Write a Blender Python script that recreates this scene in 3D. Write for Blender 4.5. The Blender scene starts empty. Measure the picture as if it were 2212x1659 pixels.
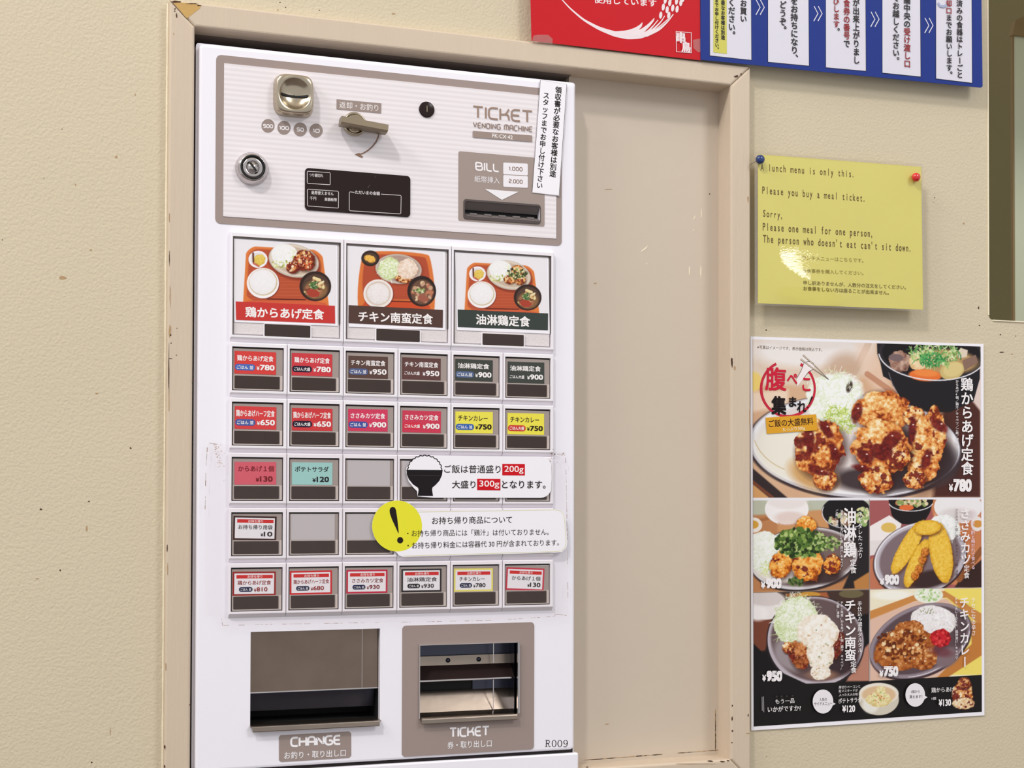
import bpy, bmesh, math, random
import numpy as np
from mathutils import Matrix, Vector

# ------------------------------------------------------------------ camera, world, lamps, exposure
W, H = 2212.0, 1659.0
F_PX, YAW, PITCH, ROLL, CY = 2973.0, -0.323823667, 0.0159938953, -0.00278562714, 203.056692
CAM = np.array([0.0, -1.61, 1.45])
C = bpy.context.scene.collection

def _rot(y, p, r):
    cy, sy, cp, sp, cr, sr = math.cos(y), math.sin(y), math.cos(p), math.sin(p), math.cos(r), math.sin(r)
    return (np.array([[cy, -sy, 0], [sy, cy, 0], [0, 0, 1]]) @ np.array([[1, 0, 0], [0, cp, -sp], [0, sp, cp]])
            @ np.array([[cr, 0, sr], [0, 1, 0], [-sr, 0, cr]]))
ROT = _rot(YAW, PITCH, ROLL)

cd = bpy.data.cameras.new('camera')
cam = bpy.data.objects.new('camera', cd); C.objects.link(cam)
cd.sensor_fit = 'HORIZONTAL'; cd.sensor_width = 36.0; cd.lens = 36.0 * F_PX / W
cd.shift_y = CY / W; cd.clip_start = 0.05
M4 = Matrix.Identity(4)
for i in range(3):
    M4[i][0] = ROT[i][0]; M4[i][1] = ROT[i][2]; M4[i][2] = -ROT[i][1]; M4[i][3] = CAM[i]
cam.matrix_world = M4
bpy.context.scene.camera = cam

sc = bpy.context.scene
sc.view_settings.view_transform = 'Standard'
sc.view_settings.look = 'None'
sc.view_settings.gamma = 1.0
sc.view_settings.use_curve_mapping = False
sc.view_settings.exposure = 0.03

world = bpy.data.worlds.new('room_air'); sc.world = world; world.use_nodes = True
world.node_tree.nodes['Background'].inputs[0].default_value = (1.0, 0.995, 1.0, 1)
world.node_tree.nodes['Background'].inputs[1].default_value = 0.64

def lamp(name, loc, aim, size, power, col):
    l = bpy.data.lights.new(name, 'AREA'); l.shape = 'RECTANGLE'; l.size, l.size_y = size
    l.energy = power; l.color = col
    o = bpy.data.objects.new(name, l); C.objects.link(o); o.location = loc
    o.rotation_euler = (Vector(aim) - Vector(loc)).to_track_quat('-Z', 'Y').to_euler()
    return o
lamp('ceiling_lamp', (-2.2, -2.9, 5.9), (0.7, 0, 1.5), (0.40, 0.40), 128, (1.0, 0.97, 0.95))
lamp('ceiling_lamp', (-3.4, -1.5, 4.6), (0.6, 0, 1.5), (1.4, 0.8), 75, (1.0, 0.96, 0.93))
lamp('ceiling_lamp', (3.3, -4.2, 5.2), (0.9, 0, 1.5), (1.3, 1.3), 95, (1.0, 0.98, 0.96))

# ------------------------------------------------------------------ helpers
def at(px, py, Y=0.0):
    """trace a point of the photograph onto the vertical plane y = Y"""
    d = ROT @ np.array([(px - W / 2) / F_PX, 1.0, -(py - H / 2 - CY) / F_PX])
    t = (Y - CAM[1]) / d[1]
    q = CAM + t * d
    return float(q[0]), float(q[2])
def lin(c):
    c = np.asarray(c, float) / 255.0
    return np.where(c <= 0.04045, c / 12.92, ((c + 0.055) / 1.055) ** 2.4)
def rgba(c): return tuple(float(v) for v in lin(c)) + (1.0,)

def mat(name, col, rough=0.5, metal=0.0, bump=0.0, bscale=200.0, var=0.04, vscale=6.0, coat=0.0, aniso=None, spec=0.5):
    m = bpy.data.materials.new(name); m.use_nodes = True
    nt = m.node_tree; b = nt.nodes['Principled BSDF']; L = nt.links
    b.inputs['Roughness'].default_value = rough; b.inputs['Metallic'].default_value = metal
    b.inputs['Specular IOR Level'].default_value = spec
    b.inputs['Coat Weight'].default_value = coat; b.inputs['Coat Roughness'].default_value = 0.08
    tc = nt.nodes.new('ShaderNodeTexCoord')
    n = nt.nodes.new('ShaderNodeTexNoise'); n.inputs['Scale'].default_value = vscale; n.inputs['Detail'].default_value = 4
    vec = tc.outputs['Object']
    if aniso:
        mp = nt.nodes.new('ShaderNodeMapping'); mp.inputs['Scale'].default_value = aniso
        L.new(tc.outputs['Object'], mp.inputs['Vector']); vec = mp.outputs['Vector']
    L.new(vec, n.inputs['Vector'])
    mx = nt.nodes.new('ShaderNodeMix'); mx.data_type = 'RGBA'
    base = np.array(lin(col))
    mx.inputs['A'].default_value = tuple(base * (1 - var)) + (1,)
    mx.inputs['B'].default_value = tuple(np.minimum(base * (1 + var), 1)) + (1,)
    L.new(n.outputs['Fac'], mx.inputs['Factor']); L.new(mx.outputs['Result'], b.inputs['Base Color'])
    if bump:
        n2 = nt.nodes.new('ShaderNodeTexNoise'); n2.inputs['Scale'].default_value = bscale; n2.inputs['Detail'].default_value = 3
        L.new(vec, n2.inputs['Vector'])
        bp = nt.nodes.new('ShaderNodeBump'); bp.inputs['Strength'].default_value = 1.0; bp.inputs['Distance'].default_value = bump
        L.new(n2.outputs['Fac'], bp.inputs['Height']); L.new(bp.outputs['Normal'], b.inputs['Normal'])
    return m

def ink_mat(name, rough=0.5, coat=0.0, attr='ink', spec=0.4):
    m = bpy.data.materials.new(name); m.use_nodes = True
    nt = m.node_tree; b = nt.nodes['Principled BSDF']
    a = nt.nodes.new('ShaderNodeAttribute'); a.attribute_name = attr
    n = nt.nodes.new('ShaderNodeTexNoise'); n.inputs['Scale'].default_value = 900
    mm = nt.nodes.new('ShaderNodeMix'); mm.data_type = 'RGBA'; mm.blend_type = 'MULTIPLY'; mm.inputs['Factor'].default_value = 0.06
    nt.links.new(a.outputs['Color'], mm.inputs['A']); nt.links.new(n.outputs['Color'], mm.inputs['B'])
    nt.links.new(mm.outputs['Result'], b.inputs['Base Color'])
    b.inputs['Roughness'].default_value = rough; b.inputs['Coat Weight'].default_value = coat
    b.inputs['Coat Roughness'].default_value = 0.1; b.inputs['Specular IOR Level'].default_value = spec
    return m

def clear_mat(name, gloss=0.10, tint=(250, 248, 245), rough=0.12, bump=0.0, haze=0.0):
    m = bpy.data.materials.new(name); m.use_nodes = True
    nt = m.node_tree; nt.nodes.remove(nt.nodes['Principled BSDF']); out = nt.nodes['Material Output']
    t = nt.nodes.new('ShaderNodeBsdfTransparent'); t.inputs[0].default_value = rgba(tint)
    g = nt.nodes.new('ShaderNodeBsdfGlossy'); g.inputs['Roughness'].default_value = rough
    mx = nt.nodes.new('ShaderNodeMixShader')
    fr = nt.nodes.new('ShaderNodeLayerWeight'); fr.inputs[0].default_value = 0.5
    pw = nt.nodes.new('ShaderNodeMath'); pw.operation = 'POWER'; pw.inputs[1].default_value = 4.0
    mu = nt.nodes.new('ShaderNodeMath'); mu.operation = 'MULTIPLY_ADD'; mu.use_clamp = True
    mu.inputs[1].default_value = 0.5; mu.inputs[2].default_value = gloss
    nt.links.new(fr.outputs['Facing'], pw.inputs[0]); nt.links.new(pw.outputs[0], mu.inputs[0]); nt.links.new(mu.outputs[0], mx.inputs[0])
    nt.links.new(t.outputs[0], mx.inputs[1]); nt.links.new(g.outputs[0], mx.inputs[2])
    last = mx
    if haze:
        d = nt.nodes.new('ShaderNodeBsdfDiffuse'); d.inputs[0].default_value = rgba((225, 218, 214))
        m2 = nt.nodes.new('ShaderNodeMixShader'); m2.inputs[0].default_value = haze
        nt.links.new(mx.outputs[0], m2.inputs[1]); nt.links.new(d.outputs[0], m2.inputs[2]); last = m2
    n2 = nt.nodes.new('ShaderNodeTexNoise'); n2.inputs['Scale'].default_value = 30
    bp = nt.nodes.new('ShaderNodeBump'); bp.inputs['Distance'].default_value = max(bump, 0.00005)
    nt.links.new(n2.outputs['Fac'], bp.inputs['Height']); nt.links.new(bp.outputs['Normal'], g.inputs['Normal'])
    nt.links.new(last.outputs[0], out.inputs['Surface'])
    return m

def link(name, me, parent=None):
    o = bpy.data.objects.new(name, me); C.objects.link(o)
    if parent is not None: o.parent = parent
    return o
def tag(o, label, cat=None, group=None):
    o['label'] = label
    if cat: o['category'] = cat
    if group: o['group'] = group
    return o
def empty(name, loc, label, cat, group=None):
    o = bpy.data.objects.new(name, None); o.empty_display_size = 0.02; C.objects.link(o)
    o.location = loc; tag(o, label, cat, group)
    return o
def struct(o): o['kind'] = 'structure'; return o

def settle(o, parent):
    """re-base a mesh written in world coordinates onto its own centre under its parent"""
    me = o.data; co = np.empty(len(me.vertices) * 3); me.vertices.foreach_get('co', co); co = co.reshape(-1, 3)
    c = (co.min(0) + co.max(0)) / 2
    me.vertices.foreach_set('co', (co - c).ravel()); me.update()
    base = np.zeros(3); p = parent
    while p is not None: base += np.array(p.location); p = p.parent
    o.location = tuple(c - base)

def from_bm(name, bm, m, parent=None, smooth=False):
    me = bpy.data.meshes.new(name)
    bmesh.ops.recalc_face_normals(bm, faces=bm.faces[:])
    bm.to_mesh(me); bm.free()
    for mm in (m if isinstance(m, (list, tuple)) else [m]): me.materials.append(mm)
    if smooth: me.shade_smooth()
    o = link(name, me, parent); settle(o, parent)
    return o

def rr(x0, x1, z0, z1, r=0.0, n=5):
    """rounded rectangle, counter clockwise from the lower right corner"""
    if r <= 1e-6: return [(x1, z0), (x1, z1), (x0, z1), (x0, z0)]
    out = []
    for cx, cz, a0 in ((x1 - r, z0 + r, -90), (x1 - r, z1 - r, 0), (x0 + r, z1 - r, 90), (x0 + r, z0 + r, 180)):
        for k in range(n + 1):
            a = math.radians(a0 + 90.0 * k / n); out.append((cx + r * math.cos(a), cz + r * math.sin(a)))
    return out
def circ(cx, cz, rx, rz=None, n=32, rot=0.0):
    rz = rz or rx; ca, sa = math.cos(rot), math.sin(rot)
    return [(cx + rx * math.cos(2 * math.pi * k / n) * ca - rz * math.sin(2 * math.pi * k / n) * sa,
             cz + rx * math.cos(2 * math.pi * k / n) * sa + rz * math.sin(2 * math.pi * k / n) * ca) for k in range(n)]

def add_plate(bm, outer, yf, yb, holes=(), bev=0.0, segs=3, inset=None, mi=0, back=True):
    """slab facing -y between y=yf (front) and y=yb; bev rounds the outer front edge"""
    def ring(pts, y): return [bm.verts.new((x, y, z)) for x, z in pts]
    def bridge(a, b):
        for i in range(len(a)):
            j = (i + 1) % len(a)
            f = bm.faces.new((a[i], a[j], b[j], b[i])); f.material_index = mi
    def offset(pts, d):
        n = len(pts); res = []
        for i in range(n):
            p0, p1, p2 = Vector(pts[i - 1]), Vector(pts[i]), Vector(pts[(i + 1) % n])
            d1 = (p1 - p0).normalized(); d2 = (p2 - p1).normalized()
            nn = Vector((-(d1.y + d2.y), d1.x + d2.x)); 
            if nn.length < 1e-9: nn = Vector((-d1.y, d1.x))
            nn.normalize(); k = d / max(0.5, nn.dot(Vector((-d1.y, d1.x))))
            res.append((p1.x + nn.x * k, p1.y + nn.y * k))
        return res
    area = sum(outer[i][0] * outer[(i + 1) % len(outer)][1] - outer[(i + 1) % len(outer)][0] * outer[i][1] for i in range(len(outer)))
    if area < 0: outer = outer[::-1]
    rings = []
    if bev:
        for k in range(segs + 1):
            a = math.pi / 2 * k / segs
            rings.append(ring(offset(outer, bev * (1 - math.sin(a))), yf + bev * (1 - math.cos(a))))
    else: rings.append(ring(outer, yf))
    rings.append(ring(outer, yb))
    for a, b in zip(rings, rings[1:]): bridge(a, b)
    hf, hb = [], []
    for h in holes:
        a, b = ring(h, yf), ring(h, yb); bridge(a, b); hf.append(a); hb.append(b)
    for top, hs in ((rings[0], hf), (rings[-1], hb)):
        if top is rings[-1] and not back: continue
        if not hs:
            f = bm.faces.new(top); f.material_index = mi
        else:
            es = []
            for loop in [top] + hs:
                for i in range(len(loop)):
                    e = bm.edges.get((loop[i], loop[(i + 1) % len(loop)])); es.append(e)
            r = bmesh.ops.triangle_fill(bm, use_beauty=True, edges=es)
            for g in r['geom']:
                if isinstance(g, bmesh.types.BMFace): g.material_index = mi
def plate(name, outer, yf, yb, m, parent=None, holes=(), bev=0.0, segs=3, smooth=False):
    bm = bmesh.new(); add_plate(bm, outer, yf, yb, holes, bev, segs)
    return from_bm(name, bm, m, parent, smooth)
def add_box(bm, x0, x1, y0, y1, z0, z1, mi=0, bev=0.0):
    r = bmesh.ops.create_cube(bm, size=1.0)
    for v in r['verts']: v.co = Vector(((x0 + x1) / 2 + v.co.x * (x1 - x0), (y0 + y1) / 2 + v.co.y * (y1 - y0), (z0 + z1) / 2 + v.co.z * (z1 - z0)))
    fs = {f for v in r['verts'] for f in v.link_faces}
    for f in fs: f.material_index = mi
    if bev:
        es = {e for v in r['verts'] for e in v.link_edges}
        bmesh.ops.bevel(bm, geom=list(es), offset=bev, segments=2, affect='EDGES', profile=0.5)
def box(name, x0, x1, y0, y1, z0, z1, m, parent=None, bev=0.0):
    bm = bmesh.new(); add_box(bm, x0, x1, y0, y1, z0, z1, 0, bev)
    return from_bm(name, bm, m, parent)
def add_lathe(bm, cx, cz, prof, n=40, mi=0):
    """profile of (radius, y) turned about the axis through (cx, cz) along y"""
    rs = []
    for r, y in prof:
        rs.append([bm.verts.new((cx + max(r, 1e-5) * math.cos(2 * math.pi * k / n), y, cz + max(r, 1e-5) * math.sin(2 * math.pi * k / n))) for k in range(n)])
    for a, b in zip(rs, rs[1:]):
        for i in range(n):
            f = bm.faces.new((a[i], a[(i + 1) % n], b[(i + 1) % n], b[i])); f.material_index = mi; f.smooth = True
def lathe(name, cx, cz, prof, m, parent=None, n=40):
    bm = bmesh.new(); add_lathe(bm, cx, cz, prof, n); return from_bm(name, bm, m, parent)

# ------------------------------------------------------------------ lettering
_G = {}
def glyphs(s, bold=0.0, spacing=1.0, center=False):
    key = (s, round(bold, 4), round(spacing, 3))
    if key not in _G:
        cu = bpy.data.curves.new('t', 'FONT'); cu.body = s; cu.size = 1.0; cu.offset = 0.0
        cu.resolution_u = 3; cu.fill_mode = 'FRONT'; cu.space_character = spacing
        ob = bpy.data.objects.new('t', cu)
        me = bpy.data.meshes.new_from_object(ob)
        v = np.empty(len(me.vertices) * 3); me.vertices.foreach_get('co', v); v = v.reshape(-1, 3)[:, :2].copy()
        f = [tuple(p.vertices) for p in me.polygons]
        bpy.data.meshes.remove(me); bpy.data.objects.remove(ob); bpy.data.curves.remove(cu)
        v = np.concatenate([v, np.zeros((len(v), 1))], 1) if len(v) else np.zeros((0, 3))
        if bold > 0.003 and len(v):                     # heavier weight: the outline printed four times, a hair apart
            n = len(v); sh = [(-bold, -bold), (bold, -bold), (-bold, bold), (bold, bold)]
            v = np.concatenate([v + np.array(d + (k,)) for k, d in enumerate(sh)]); f = [tuple(i + n * k for i in q) for k in range(4) for q in f]
        _G[key] = (v, f)
    return _G[key]

ROUND = {
 'T': (.86, [[(0, 0), (1, 0)], [(.5, 0), (.5, 1)]]), 'I': (.10, [[(.5, 0), (.5, 1)]]), 'L': (.62, [[(0, 0), (0, 1), (1, 1)]]),
 'C': (.80, [[(1, 0), (0, 0), (0, 1), (1, 1)]]), 'K': (.80, [[(0, 0), (0, 1)], [(0, .52), (.62, .52), (.96, 0)], [(.62, .52), (.9, .52), (.98, 1)]]),
 'E': (.74, [[(1, 0), (0, 0), (0, 1), (1, 1)], [(0, .5), (.9, .5)]]), 'H': (.82, [[(0, 0), (0, 1)], [(1, 0), (1, 1)], [(0, .5), (1, .5)]]),
 'A': (.84, [[(0, 1), (0, 0), (1, 0), (1, 1)], [(0, .58), (1, .58)]]), 'N': (.84, [[(0, 1), (0, 0), (1, 1), (1, 0)]]),
 'G': (.84, [[(1, 0), (0, 0), (0, 1), (1, 1), (1, .52), (.5, .52)]]), 'B': (.80, [[(0, 0), (.9, 0), (.9, .5), (0, .5)], [(.9, .5), (1, .5), (1, 1), (0, 1), (0, 0)]]),
 'V': (.84, [[(0, 0), (.5, 1), (1, 0)]]), 'D': (.82, [[(0, 0), (1, 0), (1, 1), (0, 1), (0, 0)]]), 'M': (1.1, [[(0, 1), (0, 0), (1, 0), (1, 1)], [(.5, 0), (.5, 1)]]),
 '0': (.80, [[(0, 0), (1, 0), (1, 1), (0, 1), (0, 0)]]), '1': (.30, [[(0, .1), (.9, 0), (.9, 1)]]), '2': (.78, [[(0, 0), (1, 0), (1, .5), (0, .5), (0, 1), (1, 1)]]),
 '5': (.78, [[(1, 0), (0, 0), (0, .46), (1, .46), (1, 1), (0, 1)]]), ',': (.08, [[(.5, .95), (.2, 1.12)]]), ' ': (.35, []),
}
class Ink:
    """flat print: coloured shapes stacked a few hundredths of a millimetre in front of a sheet"""
    LIFT = 0.00003
    def __init__(s, Y, m=None):
        s.Y = Y; s.k = 1; s.v = []; s.f = []; s.c = []; s.map = m or (lambda x, y: at(x, y, Y))
    def crop(s, ox, oy, sc):
        Y = s.Y; s.map = lambda x, y: at(ox + x / sc, oy + y / sc, Y); return s
    def _add(s, pts, faces, col):
        n = len(s.v); y = s.Y - s.k * s.LIFT
        s.v += [(p[0], y, p[1]) for p in pts]
        for f in faces: s.f.append(tuple(n + i for i in f)); s.c.append(col)
    def poly(s, pts, col, up=True, raw=False):
        P = pts if raw else [s.map(*p) for p in pts]
        s._add(P, [tuple(range(len(P)))], col)
        if up: s.k += 1
    def ell(s, cx, cy, rx, ry, col, rot=0.0, n=28, up=True): s.poly(circ(cx, cy, rx, ry, n, rot), col, up)
    def rrect(s, x0, y0, x1, y1, r, col, sh=0.0, up=True):
        s.poly([(x, y + sh * (x - x0)) for x, y in rr(x0, x1, y0, y1, r)], col, up)
    def line(s, pts, w, col, closed=False, ws=None):
        P = [Vector(s.map(*p)) for p in pts]; n = len(P)
        mid = pts[n // 2]; u = (Vector(s.map(mid[0] + 1, mid[1])) - Vector(s.map(mid[0], mid[1]))).length
        L, R = [], []
        for i in range(n):
            a = P[i - 1] if (i or closed) else P[i]; b = P[(i + 1) % n] if (i < n - 1 or closed) else P[i]
            d = (b - a).normalized(); nn = Vector((-d.y, d.x)); ww = (ws[i] if ws else w) * u / 2
            L.append(P[i] + nn * ww); R.append(P[i] - nn * ww)
        fs = [(i, (i + 1) % n, n + (i + 1) % n, n + i) for i in range(n if closed else n - 1)]
        s._add([tuple(p) for p in L + R], fs, col); s.k += 1
    def _put(s, v, f, o, ex, ez, col):
        n = len(s.v); y = s.Y - s.k * s.LIFT
        s.v += [(o[0] + ex[0] * a + ez[0] * b, y - q * 0.00001, o[1] + ex[1] * a + ez[1] * b) for a, b, q in v]
        for g in f: s.f.append(tuple(n + i for i in g)); s.c.append(col)
    def text(s, t, x0, y0, x1, y1, h, col, bold=0.012, up=True, spacing=1.0):
        """string fitted between the two ends of its centre line, h high"""
        v, f = glyphs(t, bold, spacing)
        if not len(v): return
        lo, hi = v.min(0), v.max(0); lo[2] = 0; hi[2] = 1
        a, b = Vector(s.map(x0, y0)), Vector(s.map(x1, y1))
        mx, my = (x0 + x1) / 2, (y0 + y1) / 2
        hh = (Vector(s.map(mx, my - h / 2)) - Vector(s.map(mx, my + h / 2))).length
        ex = b - a; d = ex.normalized(); ez = Vector((-d.y, d.x)) * hh
        w = (v - lo) / np.maximum(hi - lo, 1e-6)
        s._put(w, f, a - ez / 2, ex, ez, col)
        if up: s.k += 2
    def vtext(s, t, x0, y0, x1, y1, size, col, bold=0.012, squash=1.0, cols=None):
        """vertical writing from the top of the first cell to the bottom of the last"""
        n = len(t)
        a, b = Vector(s.map(x0, y0)), Vector(s.map(x1, y1)); dn = (b - a) / n
        mx, my = (x0 + x1) / 2, (y0 + y1) / 2
        wd = (Vector(s.map(mx + size / 2, my)) - Vector(s.map(mx - size / 2, my))).length
        ex = Vector((-dn.y, dn.x)).normalized() * wd
        ez = -dn * squash
        for i, ch in enumerate(t):
            if ch in ' 　': continue
            v, f = glyphs(ch, bold); lo, hi = v.min(0), v.max(0)
            cc = col if cols is None else cols[i]
            c = a + dn * (i + 0.5)
            u = v - np.array([0.5, 0.37, 0])
            if ch in 'ー—｜（）「」／':
                if ch in 'ー—（）「」': u = np.stack([u[:, 1], -u[:, 0], u[:, 2]], 1)
            elif ch in '。、': u = u + np.array([0.62, 0.62, 0])
            s._put(u, f, c, ex, ez, cc)
        s.k += 2
    def mono(s, t, x0, y0, x1, y1, h, col, bold=0.0):
        """fixed-pitch line, (x,y) = baseline ends, h = capital height"""
        n = len(t); a, b = Vector(s.map(x0, y0)), Vector(s.map(x1, y1)); dx = (b - a) / n
        mx, my = (x0 + x1) / 2, (y0 + y1) / 2
        hh = (Vector(s.map(mx, my - h)) - Vector(s.map(mx, my))).length
        d = dx.normalized(); ez = Vector((-d.y, d.x)) * hh / 0.73
        for i, ch in enumerate(t):
            if ch == ' ': continue
            v, f = glyphs(ch, bold); lo, hi = v.min(0), v.max(0); wdt = hi[0] - lo[0]
            sx = dx.length / 0.70
            if wdt * sx > dx.length * 0.86: sx = dx.length * 0.86 / wdt
            cx = 0.5 if ch not in ".,'" else 0.3
            s._put(v - np.array([(lo[0] + hi[0]) / 2, 0, 0]), f, a + dx * (i + cx), d * sx, ez, col)
        s.k += 1
    def round_font(s, t, x0, y0, x1, y1, h, col, wt=0.15, gap=0.22):
        """rounded square display capitals drawn as strokes"""
        adv = [ROUND[c][0] if c in ROUND else 0.5 for c in t]; tot = sum(adv) + gap * (len(t) - 1)
        a, b = np.array((x0, y0), float), np.array((x1, y1), float); u = (b - a) / tot
        q = 0.0
        for c, w in zip(t, adv):
            for st in ROUND.get(c, (0, []))[1]:
                ps = [a + u * (q + p[0] * w) + np.array([0, 1.0]) * (p[1] - .5) * h * (1 - wt) for p in st]
                closed = len(st) > 2 and st[0] == st[-1]
                if closed: ps = ps[:-1]
                for _ in range(2):                                  # round the corners
                    n = len(ps); out = []
                    if not closed: out.append(ps[0])
                    for i in range(n if closed else n - 1):
                        p_, q_ = ps[i], ps[(i + 1) % n]; L = np.linalg.norm(q_ - p_) + 1e-9; k = min(.25, .16 * h / L)
                        if closed or i > 0: out.append(p_ + (q_ - p_) * k)
                        if closed or i < n - 2: out.append(q_ - (q_ - p_) * k)
                    if not closed: out.append(ps[-1])
                    ps = out
                s.line([tuple(p) for p in ps], wt * h, col, closed); s.k -= 0.8
            q += w + gap
        s.k += 2
    def build(s, name, m, parent=None, label=None):
        me = bpy.data.meshes.new(name); me.from_pydata(s.v, [], s.f)
        ca = me.color_attributes.new('ink', 'FLOAT_COLOR', 'CORNER')
        buf = []
        for f, c in zip(s.f, s.c): buf += list(rgba(c)) * len(f)
        ca.data.foreach_set('color', buf)
        me.materials.append(m); me.update()
        o = link(name, me, parent); settle(o, parent)
        if label: o['label'] = label
        return o

# ------------------------------------------------------------------ printed pictures (fine vertex-coloured sheets)
class Paint:
    """a printed picture: a fine grid over a quad of the sheet, each point with its printed colour"""
    def __init__(s, quad, step, seed=1):
        s.q = [np.array(p, float) for p in quad]            # TL, TR, BR, BL in tracing units
        w = np.linalg.norm(s.q[1] - s.q[0]); h = np.linalg.norm(s.q[3] - s.q[0])
        s.nx, s.ny = int(w / step) + 1, int(h / step) + 1
        u, v = np.meshgrid(np.linspace(0, 1, s.nx), np.linspace(0, 1, s.ny))
        s.X = sum(a * q[0] for a, q in zip(((1 - u) * (1 - v), u * (1 - v), u * v, (1 - u) * v), s.q))
        s.Z = sum(a * q[1] for a, q in zip(((1 - u) * (1 - v), u * (1 - v), u * v, (1 - u) * v), s.q))
        s.PX, s.PY = s.X, s.Z; s.sc = 1.0
        s.img = np.full((s.ny, s.nx, 3), 240.0); s.r = np.random.RandomState(seed); s.step = step
        s.o = (0, 0); s.clipm = None
    def crop(s, ox, oy, sc):
        s.PX, s.PY = (s.X - ox) * sc, (s.Z - oy) * sc; s.sc = sc; s.o = (ox, oy); return s
    def win(s, x0, y0, x1, y1):
        """index window around a box in current units"""
        X0, X1 = x0 / s.sc + s.o[0], x1 / s.sc + s.o[0]; Y0, Y1 = y0 / s.sc + s.o[1], y1 / s.sc + s.o[1]
        xl, xr = s.X[0, 0], s.X[0, -1]
        i0 = int((X0 - xl) / (xr - xl) * (s.nx - 1)) - 6; i1 = int((X1 - xl) / (xr - xl) * (s.nx - 1)) + 7
        tops, bots = s.Z[0, :], s.Z[-1, :]
        c = np.clip((i0 + i1) // 2, 0, s.nx - 1)
        slack = abs(tops[-1] - tops[0]) / max(1, s.nx) * abs(i1 - i0) / s.step + 6
        j0 = int((Y0 - tops[c]) / (bots[c] - tops[c]) * (s.ny - 1) - slack); j1 = int((Y1 - tops[c]) / (bots[c] - tops[c]) * (s.ny - 1) + slack)
        return slice(max(0, j0), max(0, min(s.ny, j1))), slice(max(0, i0), max(0, min(s.nx, i1)))
    def noise(s, w, scale, seed=0, oct=3):
        X, Y = s.PX[w] / scale, s.PY[w] / scale; out = 0; amp = 1.0; tot = 0
        for o in range(oct):
            xi, yi = np.floor(X).astype(int), np.floor(Y).astype(int); fx, fy = X - xi, Y - yi
            fx, fy = fx * fx * (3 - 2 * fx), fy * fy * (3 - 2 * fy)
            def hsh(a, b):
                n = (a * 374761393 + b * 668265263 + (seed + o * 17) * 1442695041) & 0xffffffff
                n = ((n ^ (n >> 13)) * 1274126177) & 0xffffffff
                return ((n ^ (n >> 16)) & 0xffff) / 65535.0
            val = (hsh(xi, yi) * (1 - fx) + hsh(xi + 1, yi) * fx) * (1 - fy) + (hsh(xi, yi + 1) * (1 - fx) + hsh(xi + 1, yi + 1) * fx) * fy
            out = out + val * amp; tot += amp; amp *= 0.55; X, Y = X * 2.03 + 11, Y * 2.03 + 5
        return out / tot
    def mix(s, w, mask, col):
        col = np.asarray(col, float)
        if s.clipm is not None: mask = mask * s.clipm[w]
        s.img[w] = s.img[w] * (1 - mask[..., None]) + (col if col.ndim == 3 else col[None, None]) * mask[..., None]
    def clip(s, pts):
        s.clipm = None
        if pts:
            m = np.zeros(s.X.shape); w, k = s.pmask(pts); m[w] = k; s.clipm = m
    def emask(s, cx, cy, rx, ry, rot=0.0, soft=None, rough=0.0, rs=None, seed=3):
        R = max(rx, ry) * 1.25 + (soft or 0) + 4; w = s.win(cx - R, cy - R, cx + R, cy + R)
        X, Y = s.PX[w] - cx, s.PY[w] - cy; ca, sa = math.cos(rot), math.sin(rot)
        d = np.sqrt(((X * ca + Y * sa) / rx) ** 2 + ((-X * sa + Y * ca) / ry) ** 2)
        if rough: d = d + (s.noise(w, rs or rx * 0.3, seed) - 0.5) * rough
        sf = (soft if soft is not None else 1.2 * s.sc) / min(rx, ry)
        return w, np.clip((1 - d) / sf + 0.5, 0, 1), d, X / rx, Y / ry
    def ell(s, cx, cy, rx, ry, col, rot=0.0, soft=None, a=1.0, rough=0.0, rs=None, seed=3):
        w, m, *_ = s.emask(cx, cy, rx, ry, rot, soft, rough, rs, seed); s.mix(w, m * a, col)
    def pmask(s, pts, soft=None):
        p = np.array(pts, float); w = s.win(p[:, 0].min(), p[:, 1].min(), p[:, 0].max(), p[:, 1].max())
        X, Y = s.PX[w], s.PY[w]; ins = np.zeros(X.shape, bool); dist = np.full(X.shape, 1e9); n = len(p)
        for i in range(n):
            x1, y1 = p[i]; x2, y2 = p[(i + 1) % n]
            c = ((y1 > Y) != (y2 > Y)) & (X < (x2 - x1) * (Y - y1) / (y2 - y1 + 1e-9) + x1); ins ^= c
            L = (x2 - x1) ** 2 + (y2 - y1) ** 2 + 1e-9
            t = np.clip(((X - x1) * (x2 - x1) + (Y - y1) * (y2 - y1)) / L, 0, 1)
            dist = np.minimum(dist, np.hypot(X - x1 - t * (x2 - x1), Y - y1 - t * (y2 - y1)))
        sf = soft if soft is not None else 1.0 * s.sc
        return w, np.clip(np.where(ins, dist, -dist) / sf + 0.5, 0, 1)
    def poly(s, pts, col, soft=None, a=1.0):
        w, m = s.pmask(pts, soft); s.mix(w, m * a, col)
    def seg(s, x1, y1, x2, y2, wd, col, a=1.0):
        w = s.win(min(x1, x2) - wd, min(y1, y2) - wd, max(x1, x2) + wd, max(y1, y2) + wd); X, Y = s.PX[w], s.PY[w]
        L = (x2 - x1) ** 2 + (y2 - y1) ** 2 + 1e-9; t = np.clip(((X - x1) * (x2 - x1) + (Y - y1) * (y2 - y1)) / L, 0, 1)
        d = np.hypot(X - x1 - t * (x2 - x1), Y - y1 - t * (y2 - y1))
        s.mix(w, np.clip((wd / 2 - d) / (0.9 * s.sc) + 0.5, 0, 1) * a, col)
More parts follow.
